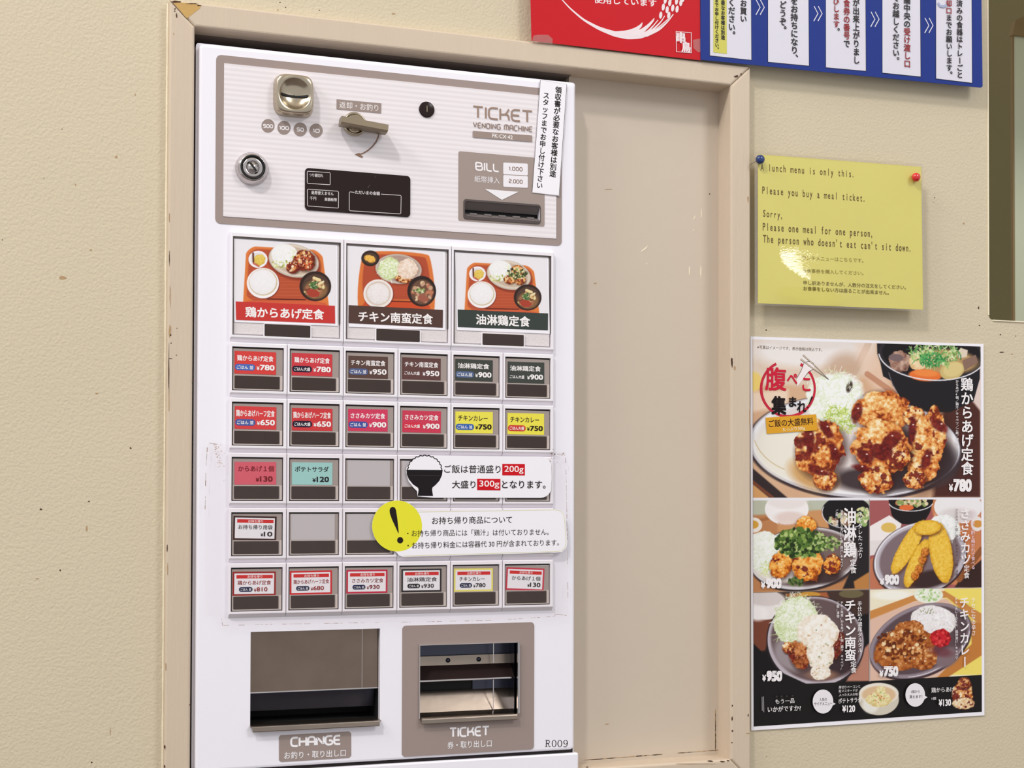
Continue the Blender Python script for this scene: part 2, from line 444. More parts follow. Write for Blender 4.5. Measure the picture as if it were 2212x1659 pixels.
    def arc(s, cx, cy, rx, ry, a0, a1, wd, col, rot=0.0, a=1.0, n=30):
        P = []
        for k in range(n + 1):
            t = math.radians(a0 + (a1 - a0) * k / n); x, y = rx * math.cos(t), ry * math.sin(t)
            P.append((cx + x * math.cos(rot) - y * math.sin(rot), cy + x * math.sin(rot) + y * math.cos(rot)))
        for p, q in zip(P, P[1:]): s.seg(*p, *q, wd, col, a)
    def ramp(s, t, cols):
        t = np.clip(t, 0, 0.9999) * (len(cols) - 1); i = t.astype(int); f = (t - i)[..., None]; c = np.array(cols, float)
        return c[i] * (1 - f) + c[i + 1] * f
    # --- food
    def fried(s, cx, cy, rx, ry, rot=0.0, seed=1, glaze=0.0, cols=None, grain=0.16):
        s.ell(cx + rx * .08, cy + ry * .12, rx * 1.06, ry * 1.05, (45, 20, 16), rot, soft=max(rx, ry) * .25, a=.55)
        w, m, d, U, V = s.emask(cx, cy, rx, ry, rot, None, 0.38, rx * 0.33, seed)
        k = min(rx, ry)
        t = s.noise(w, k * grain, seed + 7, 3); t2 = s.noise(w, k * .55, seed + 2, 2); t3 = 1 - np.abs(s.noise(w, k * grain * 2.2, seed + 5, 2) - .5) * 4
        t = 0.60 + (t - .5) * 1.15 + (t2 - .5) * .8 - np.clip(t3 - .55, 0, 1) * .55 - (U * .10 + V * .16) - np.clip(d - .7, 0, 1) * .6
        c = s.ramp(t, cols or [(92, 38, 20), (160, 80, 36), (206, 126, 62), (228, 168, 100), (242, 206, 152), (250, 234, 204)])
        s.mix(w, m, c)
        if glaze:
            g = s.noise(w, min(rx, ry) * .42, seed + 31, 3); s.mix(w, m * np.clip((g - (0.62 - glaze * .25)) * 14, 0, 1) * .88, s.ramp(s.noise(w, rx * .1, seed + 9), [(58, 12, 14), (112, 26, 20), (160, 60, 40)]))
            for _ in range(int(10 * glaze) + 3):
                a = s.r.uniform(0, 6.28); q = s.r.uniform(0, .75)
                s.ell(cx + rx * q * math.cos(a), cy + ry * q * math.sin(a), rx * .04, rx * .025, (250, 235, 225), s.r.uniform(0, 3), a=.9)
    def shreds(s, cx, cy, rx, ry, n, cols, ln=0.5, wd=3.0, rot=0.0, seed=5):
        r = np.random.RandomState(seed); ca, sa = math.cos(rot), math.sin(rot)
        for _ in range(n):
            a, q = r.uniform(0, 6.28), math.sqrt(r.uniform(0, 1)); x, y = rx * q * math.cos(a), ry * q * math.sin(a)
            x, y = cx + x * ca - y * sa, cy + x * sa + y * ca; b = r.uniform(0, 6.28); L = rx * ln * r.uniform(.3, 1)
            k = r.uniform(-.5, .5); x2, y2 = x + L * math.cos(b), y + L * math.sin(b)
            c = cols[r.randint(len(cols))]
            s.seg(x, y, (x + x2) / 2 + k * L * .3, (y + y2) / 2 - k * L * .3, wd * r.uniform(.6, 1.3), c, .85)
            s.seg((x + x2) / 2 + k * L * .3, (y + y2) / 2 - k * L * .3, x2, y2, wd * r.uniform(.6, 1.2), c, .85)
    def specks(s, cx, cy, rx, ry, n, cols, sz=(3, 8), seed=6, elong=1.6):
        r = np.random.RandomState(seed)
        for _ in range(n):
            a, q = r.uniform(0, 6.28), math.sqrt(r.uniform(0, 1)); k = r.uniform(*sz)
            s.ell(cx + rx * q * math.cos(a), cy + ry * q * math.sin(a), k, k / r.uniform(1, elong), cols[r.randint(len(cols))], r.uniform(0, 3.1))
    def mound(s, cx, cy, rx, ry, cols, rot=0.0, grain=.12, rough=.1, seed=2, k=1.2):
        w, m, d, U, V = s.emask(cx, cy, rx, ry, rot, None, rough, rx * .3, seed)
        t = .62 + (s.noise(w, min(rx, ry) * grain, seed, 3) - .5) * k - np.clip(d - .6, 0, 1) * .5 - V * .1
        s.mix(w, m, s.ramp(t, cols))
    def build(s, name, Y, m, parent=None, label=None):
        v = np.empty((s.ny, s.nx, 3))
        # sheet plane: homography is exact for straight edges, so trace every point
        dx = (s.X - W / 2) / F_PX; dz = -(s.Z - H / 2 - CY) / F_PX
        D = np.stack([dx, np.ones_like(dx), dz], -1) @ ROT.T
        t = (Y - CAM[1]) / D[..., 1]; v = CAM + D * t[..., None]; v[..., 1] = Y
        idx = np.arange(s.nx * s.ny).reshape(s.ny, s.nx)
        q = np.stack([idx[1:, :-1], idx[1:, 1:], idx[:-1, 1:], idx[:-1, :-1]], -1).reshape(-1, 4)
        me = bpy.data.meshes.new(name)
        me.vertices.add(s.nx * s.ny); me.vertices.foreach_set('co', v.reshape(-1))
        me.loops.add(q.size); me.loops.foreach_set('vertex_index', q.reshape(-1).astype(np.int32))
        me.polygons.add(len(q)); me.polygons.foreach_set('loop_start', np.arange(0, q.size, 4, dtype=np.int32))
        me.update(calc_edges=True)
        ca = me.color_attributes.new('ink', 'FLOAT_COLOR', 'POINT')
        col = np.ones((s.ny * s.nx, 4)); col[:, :3] = lin(np.clip(s.img.reshape(-1, 3), 0, 255))
        ca.data.foreach_set('color', col.reshape(-1).astype(np.float32))
        me.materials.append(m); me.validate()
        o = link(name, me, parent); settle(o, parent)
        if label: o['label'] = label
        return o

# ------------------------------------------------------------------ materials
M = dict(
    wall=mat('cream_plaster', (207, 195, 169), 0.75, bump=0.0007, bscale=300, var=0.03, vscale=5),
    trim=mat('beige_gloss_paint', (206, 189, 168), 0.42, bump=0.0004, bscale=60, var=0.035, vscale=8, aniso=(6, 6, 0.6)),
    board=mat('beige_board_paint', (202, 188, 171), 0.40, bump=0.0003, bscale=40, var=0.03, vscale=4),
    dark=mat('painted_gap_shade', (30, 24, 24), 0.9),
    white=mat('white_enamel', (241, 239, 248), 0.28, var=0.012, coat=0.3),
    white2=mat('white_plastic', (238, 234, 240), 0.35, var=0.015),
    grey=mat('warm_grey_print', (154, 138, 132), 0.45, var=0.02),
    rimplastic=mat('pale_clear_plastic', (198, 186, 180), 0.25, var=0.08, vscale=90),
    grey2=mat('warm_grey_panel', (156, 141, 134), 0.45, var=0.02),
    flap=mat('reflection_mottled_steel', (134, 118, 106), 0.33, 1.0, bump=0.0003, bscale=18, var=0.25, vscale=22),  # mottled tone stands in for room reflections on the flap
    keyedge=mat('key_shadow_gap', (40, 28, 26), 0.6),
    dgrey=mat('charcoal_plastic', (78, 68, 66), 0.32, var=0.04),
    black=mat('black_gloss', (42, 32, 31), 0.2, var=0.05, spec=0.15),
    hole=mat('slot_black', (8, 7, 8), 0.7),
    nickel=mat('nickel', (190, 178, 158), 0.24, 1.0, var=0.12, vscale=40),
    satin=mat('satin_bronze_metal', (150, 137, 116), 0.42, 1.0, var=0.05, vscale=20),
    chrome=mat('chrome', (200, 194, 194), 0.14, 1.0, var=0.06, vscale=30),
    steel=mat('brushed_steel', (158, 145, 134), 0.30, 1.0, bump=0.0002, bscale=30, var=0.16, vscale=24, aniso=(1, 1, 1.5)),
    dsteel=mat('dark_steel', (72, 74, 86), 0.30, 1.0, var=0.12, vscale=20),
    keyplastic=mat('grey_clear_plastic', (160, 147, 141), 0.25, var=0.06, vscale=60, coat=0.5),
    frost=mat('frosted_plastic', (222, 215, 216), 0.3, bump=0.0004, bscale=500, var=0.03, vscale=200, coat=0.4),
    blank=mat('blank_grey_card', (190, 184, 187), 0.5, var=0.02),
    touch=mat('smoked_plastic', (62, 50, 46), 0.25, var=0.07, vscale=40, coat=0.0, spec=0.3),
    paper=mat('white_paper', (242, 240, 247), 0.6, var=0.01),
    wood=mat('bare_wood', (196, 158, 92), 0.7, var=0.12, vscale=40, aniso=(1, 1, 6)),
    caulk_lit_edge=mat('cream_caulk_and_lit_edge', (236, 226, 200), 0.4, bump=0.0006, bscale=90, var=0.03),  # pale tone for the caulk and for the lit hatch edges
    blue=mat('blue_sheet', (24, 52, 138), 0.45, var=0.03, spec=0.12),
    red=mat('red_sheet', (196, 22, 34), 0.45, var=0.03, spec=0.15),
    yellow=mat('yellow_paper', (220, 210, 112), 0.45, var=0.04, vscale=12),
    pinblue=mat('blue_pin_plastic', (26, 52, 110), 0.3, coat=0.4),
    pinred=mat('red_pin_plastic', (214, 36, 34), 0.2, coat=0.6),
    olive=mat('olive_wall', (164, 156, 124), 0.8, var=0.05, vscale=3),
    cavity=mat('shaded_cavity_grey', (58, 50, 52), 0.8, var=0.1, vscale=12, aniso=(1, 8, 1)),  # darkened colour carries the shade deep in the recess
    cavity2=mat('shaded_cavity_roof', (130, 116, 108), 0.8, var=0.1, vscale=12, aniso=(1, 8, 1)),  # mid tone carries the soffit shade fading into the cavity
    slotgrey=mat('slot_grey', (112, 104, 102), 0.4, var=0.04),
    green=mat('pale_green_panel', (222, 230, 206), 0.35, var=0.03),
    timber=mat('kitchen_timber', (150, 128, 88), 0.6, var=0.1, vscale=10),
    floor=mat('grey_floor', (104, 96, 94), 0.5, var=0.1, vscale=3),
    ceiling=mat('ceiling_paint', (235, 230, 222), 0.9),
    dirt=mat('dark_dirt', (70, 44, 26), 0.9, var=0.3, vscale=200),
    dirtsoft=mat('brown_dirt', (176, 146, 110), 0.9, var=0.3, vscale=200),
    ink=ink_mat('printed_ink', 0.55, 0.0, spec=0.12),
    inkg=ink_mat('gloss_printed_ink', 0.4, 0.0, spec=0.2),
    film=clear_mat('clear_film', 0.02, (254, 253, 253), 0.1, 0.0002),
    laminate=clear_mat('laminate_film', 0.055, (254, 254, 252), 0.07, 0.0003),
    tape=clear_mat('clear_tape', 0.10, (248, 244, 238), 0.25, 0.001, haze=0.12),
    glasspane=clear_mat('smoked_cover', 0.05, (235, 228, 222), 0.08),
)
def striped():
    m = mat('ivory_ribbed_sheet', (236, 230, 234), 0.42, var=0.012, vscale=10)
    nt = m.node_tree; b = nt.nodes['Principled BSDF']; src = b.inputs['Base Color'].links[0].from_socket
    tc = nt.nodes.new('ShaderNodeTexCoord'); wv = nt.nodes.new('ShaderNodeTexWave')
    wv.bands_direction = 'Z'; wv.inputs['Scale'].default_value = 2 * math.pi / 20.0 / 0.00583; wv.inputs['Distortion'].default_value = 0.0
    mx = nt.nodes.new('ShaderNodeMix'); mx.data_type = 'RGBA'; mx.blend_type = 'MULTIPLY'; mx.inputs['Factor'].default_value = 1.0
    rp = nt.nodes.new('ShaderNodeValToRGB'); rp.color_ramp.elements[0].color = (0.90, 0.89, 0.89, 1); rp.color_ramp.elements[1].color = (1, 1, 1, 1)
    nt.links.new(tc.outputs['Object'], wv.inputs['Vector']); nt.links.new(wv.outputs['Fac'], rp.inputs['Fac'])
    nt.links.new(src, mx.inputs['A']); nt.links.new(rp.outputs['Color'], mx.inputs['B']); nt.links.new(mx.outputs['Result'], b.inputs['Base Color'])
    return m
M['ribbed'] = striped()

Z0 = 1.45
YF, YD, YB = -0.014, -0.012, 0.021
X0, X1, X2, X3 = 0.1243, 0.1525, 0.8340, 0.8627          # recess frame: outer left, inner left, inner right, outer right
ZT1, ZT0, ZB0, ZB1 = Z0 + 0.5665, Z0 + 0.539, Z0 - 0.3333, Z0 - 0.3615

# ------------------------------------------------------------------ room
wx0, wz0 = 1.2435, Z0 + 0.2543                            # serving hatch: left edge, bottom edge
bm = bmesh.new()
add_plate(bm, [(-3.5, 0.0), (4.5, 0.0), (4.5, 6.1), (-3.5, 6.1)], 0.0, 0.012,
          holes=[rr(X0 + .006, X3 - .006, ZB1 + .006, ZT1 - .006), rr(wx0, wx0 + 0.62, wz0, wz0 + 0.62, 0.006, 4)])
struct(from_bm('wall_front', bm, M['wall']))
struct(box('floor', -3.5, 4.5, -3.2, 0.0, -0.05, 0.0, M['floor']))
struct(box('ceiling', -3.5, 4.5, -6.0, 0.0, 6.1, 6.2, M['ceiling']))
# beyond the hatch
struct(box('wall_kitchen', 1.1, 3.2, 0.95, 1.0, 0.9, 3.0, M['olive']))
g = empty('kitchen_partition', (1.60, 0.42, 1.2), 'pale green panel with a brown wooden head seen blurred through the wall hatch', 'partition')
gx = at(2191, 400, 0.42)[0]; gz = at(2195, 78, 0.42)[1]
box('panel', gx, gx + 0.7, 0.42, 0.424, 1.2, gz, M['green'], g, 0.003)
bm = bmesh.new(); add_plate(bm, [(gx - .006, gz), (gx + .7, gz), (gx + .7, gz + .08), (gx + .045, gz + .05), (gx, gz + .026)], 0.415, 0.427)
from_bm('wooden_head', bm, M['timber'], g)
box('edge_strip', gx - 0.004, gx, 0.419, 0.425, 1.2, gz, M['timber'], g)

# frame around the recess: four mitred boards
def board(name, pts, label=None):
    bm = bmesh.new(); add_plate(bm, pts, YF, 0.0125, bev=0.0030, segs=3); o = from_bm(name, bm, M['trim'])
    return struct(o)
t1 = board('trim_1', [(X0, ZT1), (X1, ZT0), (X2, ZT0), (X3, ZT1)])
t2 = board('trim_2', [(X3, ZT1), (X2, ZT0), (X2, ZB0), (X3, ZB1)])
t3 = board('trim_3', [(X3, ZB1), (X2, ZB0), (X1, ZB0), (X0, ZB1)])
t4 = board('trim_4', [(X0, ZB1), (X1, ZB0), (X1, ZT0), (X0, ZT1)])
# liner of the recess
DJ = YB + 0.02
struct(box('trim_5', 0.6225, X2 + .012, 0.0125, DJ, ZT0, ZT0 + .012, M['trim']))
struct(box('trim_6', X2, X2 + .012, 0.0125, DJ, ZB0 - .012, ZT0, M['trim']))
struct(box('trim_7', X1 - .012, X2, 0.0125, DJ, ZB0 - .012, ZB0, M['trim']))
struct(box('trim_8', X1 - .012, X1, 0.0125, DJ, ZB0, ZT0, M['trim']))
# board closing the right part of the recess, cavity behind the machine with its shade put into the colour
struct(box('wall_recess', 0.6225, X2, YB, YB + 0.012, ZB0, ZT0, M['board']))
bm = bmesh.new()
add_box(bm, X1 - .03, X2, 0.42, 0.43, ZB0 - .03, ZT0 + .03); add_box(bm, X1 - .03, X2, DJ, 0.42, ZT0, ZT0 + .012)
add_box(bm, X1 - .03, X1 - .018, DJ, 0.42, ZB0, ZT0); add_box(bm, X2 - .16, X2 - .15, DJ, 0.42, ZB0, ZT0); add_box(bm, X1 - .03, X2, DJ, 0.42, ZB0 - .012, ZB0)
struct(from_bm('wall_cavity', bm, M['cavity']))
struct(box('trim_12', X1 - .012, 0.622, 0.0125, DJ, ZT0, ZT0 + .012, M['cavity2']))  # liner over the machine, soffit shade put into its darker colour
# caulk bead along the left and top outer edges of the frame
bm = bmesh.new()
def bead(bm, x0, z0, x1, z1, r, n=60, seed=1):
    rnd = random.Random(seed); vs = []
    for i in range(n + 1):
        t = i / n; x, z = x0 + (x1 - x0) * t, z0 + (z1 - z0) * t; rad = r * rnd.uniform(.75, 1.15)
        ring = []
        for k in range(5):
            a = math.pi * k / 4
            if abs(x1 - x0) < abs(z1 - z0): ring.append(bm.verts.new((x + rad * math.cos(a), -rad * 1.3 * math.sin(a), z)))
            else: ring.append(bm.verts.new((x, -rad * 1.3 * math.sin(a), z + rad * math.cos(a))))
        vs.append(ring)
    for a, b in zip(vs, vs[1:]):
        for k in range(4): bm.faces.new((a[k], a[k + 1], b[k + 1], b[k]))
bead(bm, X0 - .0008, ZB1, X0 - .0008, ZT1, 0.0014)
bead(bm, X0, ZT1 + .001, X3, ZT1 + .001, 0.0010, seed=2)
o = from_bm('trim_9', bm, M['caulk_lit_edge'], smooth=True); struct(o)
struct(box('lit_edge_10', wx0 - .0018, wx0, -0.0015, 0.010, wz0 + .006, wz0 + 0.60, M['caulk_lit_edge'], bev=.0004))  # pale strip painted for the lit cut edge of the hatch
struct(box('lit_edge_11', wx0 + .006, wx0 + .6, -0.0015, 0.010, wz0 - .0018, wz0, M['caulk_lit_edge'], bev=.0004))  # pale strip for the light on the lower cut edge

def blot(name, parent, Y, px, py, rx, ry, m, seed=1, rot=0.0, rough=.35, lift=.0002, label=None):
    """a chip or stain: small irregular flake lying on a surface"""
    r = random.Random(seed); pts = []
    for k in range(14):
        a = 2 * math.pi * k / 14; q = 1 + r.uniform(-rough, rough)
        x, y = rx * q * math.cos(a), ry * q * math.sin(a)
        pts.append(at(px + x * math.cos(rot) - y * math.sin(rot), py + x * math.sin(rot) + y * math.cos(rot), Y))
    bm = bmesh.new(); add_plate(bm, pts, Y - lift, Y + .0001)
    o = from_bm(name, bm, m, parent)
    if label: o['label'] = label
    return o
wall = bpy.data.objects['wall_front']
bm = bmesh.new(); add_plate(bm, [at(*p, YF) for p in [(372, 3), (385, 5.5), (407, 6.5), (434, 11), (432, 18), (424, 24), (405, 39), (402, 38.5), (388, 22)]], YF - .0002, YF + .0001)
o = from_bm('bare_wood_chip', bm, M['wood'], t1); o['label'] = 'paint chipped away to bare wood at the mitre'
for i, (px, py, rx, ry, mm) in enumerate([(380, 4, 9, 2.2, 'dirt'), (415, 8, 12, .9, 'dirt'), (430, 12, 4, 1.2, 'dirt')]):
    blot('chip_edge', t1, YF, px, py, rx, ry, M[mm], i, lift=.0003)
for i, (px, py, rx, ry, mm) in enumerate([(378, 19, 1.3, 2, 'dirt'), (377.5, 24, 1.2, 1.5, 'dirt'), (381.5, 34, 1.3, 5.5, 'dirt'), (375, 73, .8, 2.5, 'dirtsoft'),
        (382, 709, 1, 1, 'dirt'), (368.5, 724, 1.6, 1.6, 'dirt'), (369.5, 741, 1.6, 1.1, 'dirt'), (381, 767, 1.3, 1, 'dirt'), (367, 716, 2.6, 14, 'dirtsoft'),
        (368, 774.5, 4, .9, 'dirt'), (364.6, 800, .9, 45, 'dirt'), (365, 860, .8, 30, 'dirtsoft'), (355.5, 1614, 1.4, 5, 'dirt'), (355, 1655, 1.4, 4, 'dirt'),
        (417.5, 823, 1.3, 2.4, 'dirt'), (410.5, 1522, 1.4, 1.5, 'dirt'), (361, 1185, 1.1, 7, 'dirt'), (362, 1230, .8, 12, 'dirtsoft'), (358, 1440, 1.0, 10, 'dirtsoft'),
        (365.5, 470, .8, 10, 'dirtsoft'), (366, 560, .8, 14, 'dirt'), (367.5, 640, 1.2, 22, 'dirtsoft')]):
    blot('paint_chip', t4, YF, px, py, rx, ry, M[mm], i + 10, lift=.00025)
for i, (px, py, rx, ry, mm) in enumerate([(1590, 165, 5, 2.2, 'dirt'), (1601, 160, 1.8, 1.3, 'dirt'), (1582, 1524, 1.1, 2, 'dirt'), (1581.5, 1552, 1.2, 4, 'dirt'), (1582, 1579, 1.8, 1.6, 'dirt'),
        (1581, 1604, 1.5, 1.1, 'dirt'), (1616, 1545, 1, 3, 'dirt'), (1616, 1584, 4, 1.3, 'dirtsoft'), (1581, 783, 2, 9, 'dirt'), (1587, 795, 2, 4, 'dirtsoft'), (1616, 430, 1.2, 7, 'dirtsoft'), (1620, 900, 1, 20, 'dirtsoft')]):
    blot('paint_chip', t2, YF, px, py, rx, ry, M[mm], i + 50, lift=.00025)
for i, (px, py, rx, ry, mm) in enumerate([(1535, 1644, 6, 1.1, 'dirt'), (1561, 1645, 5, 1.6, 'dirt'), (1573, 1643, 3, .9, 'dirt'), (1268, 1657, 3, 1.4, 'dirt'), (1500, 1650, 40, .5, 'dirtsoft')]):
    blot('paint_chip', t3, YF, px, py, rx, ry, M[mm], i + 80, lift=.00025)
for i, (px, py, rx, ry, mm) in enumerate([(251, 339, 3, 2.4, 'dirtsoft'), (163, 399, 1.6, 2, 'dirtsoft'), (196, 540, 2.6, 1.6, 'dirtsoft'), (282, 968, 2, 1.8, 'dirt'), (88, 1100, 2.6, 2, 'dirt'), (192, 1083, 2, 1.5, 'dirt'),
        (209, 850, 3, 1.5, 'dirtsoft'), (130, 1232, 1.5, 2, 'dirt'), (80, 1250, 4, 1.2, 'dirtsoft'), (198, 1647, 1.8, 1.6, 'dirt'), (187, 1142, 2, 6, 'dirtsoft'), (238, 1580, 1.2, 8, 'dirtsoft'),
        (135, 600, 9, 3, 'dirtsoft'), (292, 204, 1, 3, 'dirtsoft'), (2114, 665, 1.5, 3, 'dirt'), (2116, 703, 1.4, 1.2, 'dirt'), (2161, 723, 1.4, 1.3, 'dirt'), (2194, 726, 1.2, 1, 'dirt'),
        (2164, 761, 4.5, 1.1, 'dirt'), (2186, 765, 3, .7, 'dirtsoft'), (2019, 427, .9, .9, 'dirt'), (2017, 437, 1, 1, 'dirtsoft'), (1655, 713, 1.4, 1.4, 'dirt'), (605, 5, 2, 1, 'dirt'), (617, 16, 1.3, 1, 'dirt'), (690, 22, 1.2, 1, 'dirt'),
        (1655, 1634, 1.2, 1, 'dirtsoft'), (850, 30, 4, 1.6, 'dirtsoft'), (2082, 483, 2, 2, 'dirtsoft'), (600, 21, 1.5, 1.5, 'dirtsoft'), (95, 385, .9, .9, 'dirt'), (134, 279, .9, .9, 'dirt'), (5, 518, 1, 1, 'dirt')]):
    blot('wall_mark', wall, 0.0, px, py, rx, ry, M[mm], i + 100)
rec = bpy.data.objects['wall_recess']
for i, (px, py, rx, ry, mm) in enumerate([(1311, 1564, 5, 1.2, 'dirtsoft'), (1533, 419, 1.2, 1.2, 'dirt'), (1314, 409, 7, .8, 'dirtsoft'), (1286, 612, 3, 1.5, 'dirtsoft')]):
    blot('wall_mark', rec, YB, px, py, rx, ry, M[mm], i + 200)
for i, (px, py, rx, ry, rot) in enumerate([(1392, 538, 9, 1.2, -.7), (1489, 583, .9, 9, 0), (1514, 585, 1.3, 14, 0), (1500, 470, .8, 5, .5), (1515, 460, .7, 9, 0), (1397, 570, 1.2, 2, 0), (1498, 497, 1.5, 1, 0)]):
    blot('white_scuff', rec, YB, px, py, rx, ry, M['caulk_lit_edge'], i + 230, rot)

r_ = random.Random(12)
for i in range(30):
    px = 1262 + (1545 - 1262) * r_.random() ** .8
    blot('grime_line', rec, YB, px, 1643 - (px - 1250) * .0755, r_.uniform(3, 14), r_.uniform(.5, 1.1), M['dirt' if r_.random() < .15 else 'dirtsoft'], i + 300, -.075)
for i in range(14): blot('grime_line', rec, YB, 1545.5, 1540 + i * 6, .9, r_.uniform(3, 9), M['dirtsoft'], i + 340)
# ------------------------------------------------------------------ ticket vending machine
mach = empty('ticket_vending_machine', (0.388, 0.0, ZB0), 'white meal ticket vending machine set in the beige framed recess', 'vending machine')
DX0, DX1, DZ1, DZ0 = 0.1578, 0.6185, Z0 + 0.5205, Z0 - 0.3093
YP = YD - 0.0012                     # face of the control panel
# cabinet body (a little wider than the door), door, base
bm = bmesh.new(); bx0, bx1, bz1 = DX0 - .0028, DX1 + .0026, DZ1 + .0035
add_plate(bm, [(x, z) for x, z in rr(bx0, bx1, DZ0 - .012, bz1, .003, 3)], YD + .0085, 0.36, holes=[rr(bx0 + .012, bx1 - .012, DZ0, bz1 - .012)])
from_bm('cabinet', bm, M['white'], mach)
tray_h = [at(541, 1371, YD), at(821, 1369, YD), at(821.5, 1563, YD), at(539.5, 1568.5, YD)]
TX0, TX1 = at(541, 1450, YD)[0], at(821, 1450, YD)[0]; TZ1, TZ0 = at(680, 1361.5, YD)[1], at(680, 1562, YD)[1]
KX0, KX1 = at(906, 1470, YD)[0], at(1116, 1470, YD)[0]; KZ1, KZ0 = at(1010, 1391, YD)[1], at(1010, 1547, YD)[1]
bm = bmesh.new()
bhx0, bhx1 = at(1003, 460, YD)[0], at(1166, 460, YD)[0]; bhz1, bhz0 = at(1085, 441, YD)[1], at(1085, 473, YD)[1]
add_plate(bm, rr(DX0, DX1, DZ0, DZ1, .005, 5), YD, YD + .009, bev=.003,
          holes=[rr(TX0, TX1, TZ0, TZ1), rr(KX0, KX1, KZ0, KZ1), rr(bhx0, bhx1, bhz0, bhz1, .003, 3)])
from_bm('door', bm, M['white'], mach)
bm = bmesh.new(); add_box(bm, bx0, 0.6238, YD - .002, 0.36, Z0 - .3345, Z0 - .3132, bev=.0018)
from_bm('base_panel', bm, M['white'], mach)
bm = bmesh.new(); add_box(bm, DX0 - .001, DX1 - .0006, YD + .0035, YD + .0080, Z0 - .3165, Z0 - .3070)
from_bm('door_gap_shade', bm, M['dark'], mach)  # dark strip standing in for the shade between door and base

# --- control panel
cp = plate('control_panel', rr(0.1769, 0.6005, Z0 + .3158, Z0 + .5101, .006), YD - .0006, YD, M['grey'], mach,
           holes=[rr(bhx0, bhx1, bhz0, bhz1, .003, 3)])
bm = bmesh.new(); add_plate(bm, rr(0.1858, 0.5930, Z0 + .3243, Z0 + .5008), YP, YD - .0006, holes=[rr(bhx0, bhx1, bhz0, bhz1, .003, 3)])
sp = from_bm('ribbed_sheet', bm, M['ribbed'], cp); sp['label'] = 'ivory sheet with fine horizontal stripes'

G = (150, 130, 122)
ik = Ink(YP)
for x, y, t in ((579, 272, '500'), (613.5, 276, '100'), (648.5, 279.5, '50'), (682.6, 282, '10')):
    ik.ell(x, y, 14.3, 15, (152, 138, 132))
    wd = 20 if len(t) == 3 else 14
    ik.round_font(t, x - wd / 2, y, x + wd / 2, y + 1, 8.6, (244, 240, 242), .2, .3)
ik.poly([(727, 214.5), (823.5, 223.5), (823, 245), (727, 236)], (155, 140, 134))
ik.text('返却・お釣り', 733, 226, 817, 233.5, 14.5, (242, 238, 240), 0.0)
P = [(818.5, 288), (817, 296), (812, 307), (804, 317), (795, 325), (785, 331), (775, 334)]
ik.line(P, 2.6, (140, 110, 92)); ik.poly([(766, 333.5), (776, 330.5), (778, 334), (784.5, 339), (781, 341)], (140, 110, 92))
ik.round_font('TICKET', 1022, 241.5, 1149, 252.5, 27, (158, 134, 120), .13)
ik.round_font('VENDING MACHINE', 1022.5, 270, 1149, 279.5, 12.5, (146, 124, 112), .13, .34)
ik.poly([(1021, 283), (1149, 293), (1149, 306.5), (1021, 297)], (158, 142, 134))
ik.text('FK·CX·42', 1063, 293, 1107, 297.5, 8.5, (244, 240, 240), 0.01)
ik.build('print', M['ink'], cp)
bpl = plate('bill_panel', rr(at(990, 400, YP)[0], at(1176.3, 400, YP)[0], at(1083, 483, YP)[1], at(1083, 334.5, YP)[1], .0022), YP - .0004, YP, M['grey2'], cp, holes=[rr(bhx0, bhx1, bhz0, bhz1, .003, 3)])
ik = Ink(YP - .0004)
ik.round_font('BILL', 1028, 359, 1077, 362.5, 19, (246, 242, 246), .16)
ik.text('紙幣挿入', 1025, 386, 1079, 390, 14, (238, 234, 238), 0.0)
for y, t in ((364.5, '1,000'), (391.5, '2,000')):
    ik.rrect(1087, y - 13.5, 1140, y + 12, 2.5, (240, 237, 243), .05)
    ik.round_font(t, 1099.5, y - .5, 1128, y + 1.5, 9, (134, 106, 94), .17, .34)
ik.poly([(1047, 408.5), (1120, 414.5), (1084, 432)], (240, 238, 242))
ik.build('print', M['ink'], bpl)
# bill slot: recessed mouth
Yb = YP - .0004
bs = plate('bill_slot', rr(at(1001, 450, Yb)[0], at(1167.5, 450, Yb)[0], at(1085, 479, Yb)[1], at(1085, 436, Yb)[1], .0035), YP - .0014, YP, M['dgrey'], cp,
           holes=[rr(bhx0, bhx1, bhz0, bhz1, .003, 3)], bev=.0004)
bw = 0.0015
bm = bmesh.new()
add_box(bm, bhx0, bhx1, YP + .0002, YD + .020, bhz1 - .0002, bhz1 + .004); add_box(bm, bhx0, bhx1, YP + .0002, YD + .02, bhz0 - .004, bhz0)
vs = [bm.verts.new(p) for p in [(bhx0, YP + .0006, bhz1), (bhx1, YP + .0006, bhz1), (bhx1, YP + .009, bhz1 - .0085), (bhx0, YP + .009, bhz1 - .0085)]]; bm.faces.new(vs)
vs = [bm.verts.new(p) for p in [(bhx0, YP + .0006, bhz0), (bhx1, YP + .0006, bhz0), (bhx1, YP + .006, bhz0 + .0045), (bhx0, YP + .006, bhz0 + .0045)]]; bm.faces.new(vs)
for i in range(5):
    xx = bhx0 + (bhx1 - bhx0) * (.08 + .19 * i); add_box(bm, xx, xx + .009, YP + .0035, YP + .008, bhz0 + .003, bhz0 + .0052)
from_bm('slot_lips', bm, M['slotgrey'], bs)
box('slot_mouth', bhx0 - .003, bhx1 + .003, YD + .0105, YD + .02, bhz0 - .003, bhz1 + .003, M['hole'], bs)

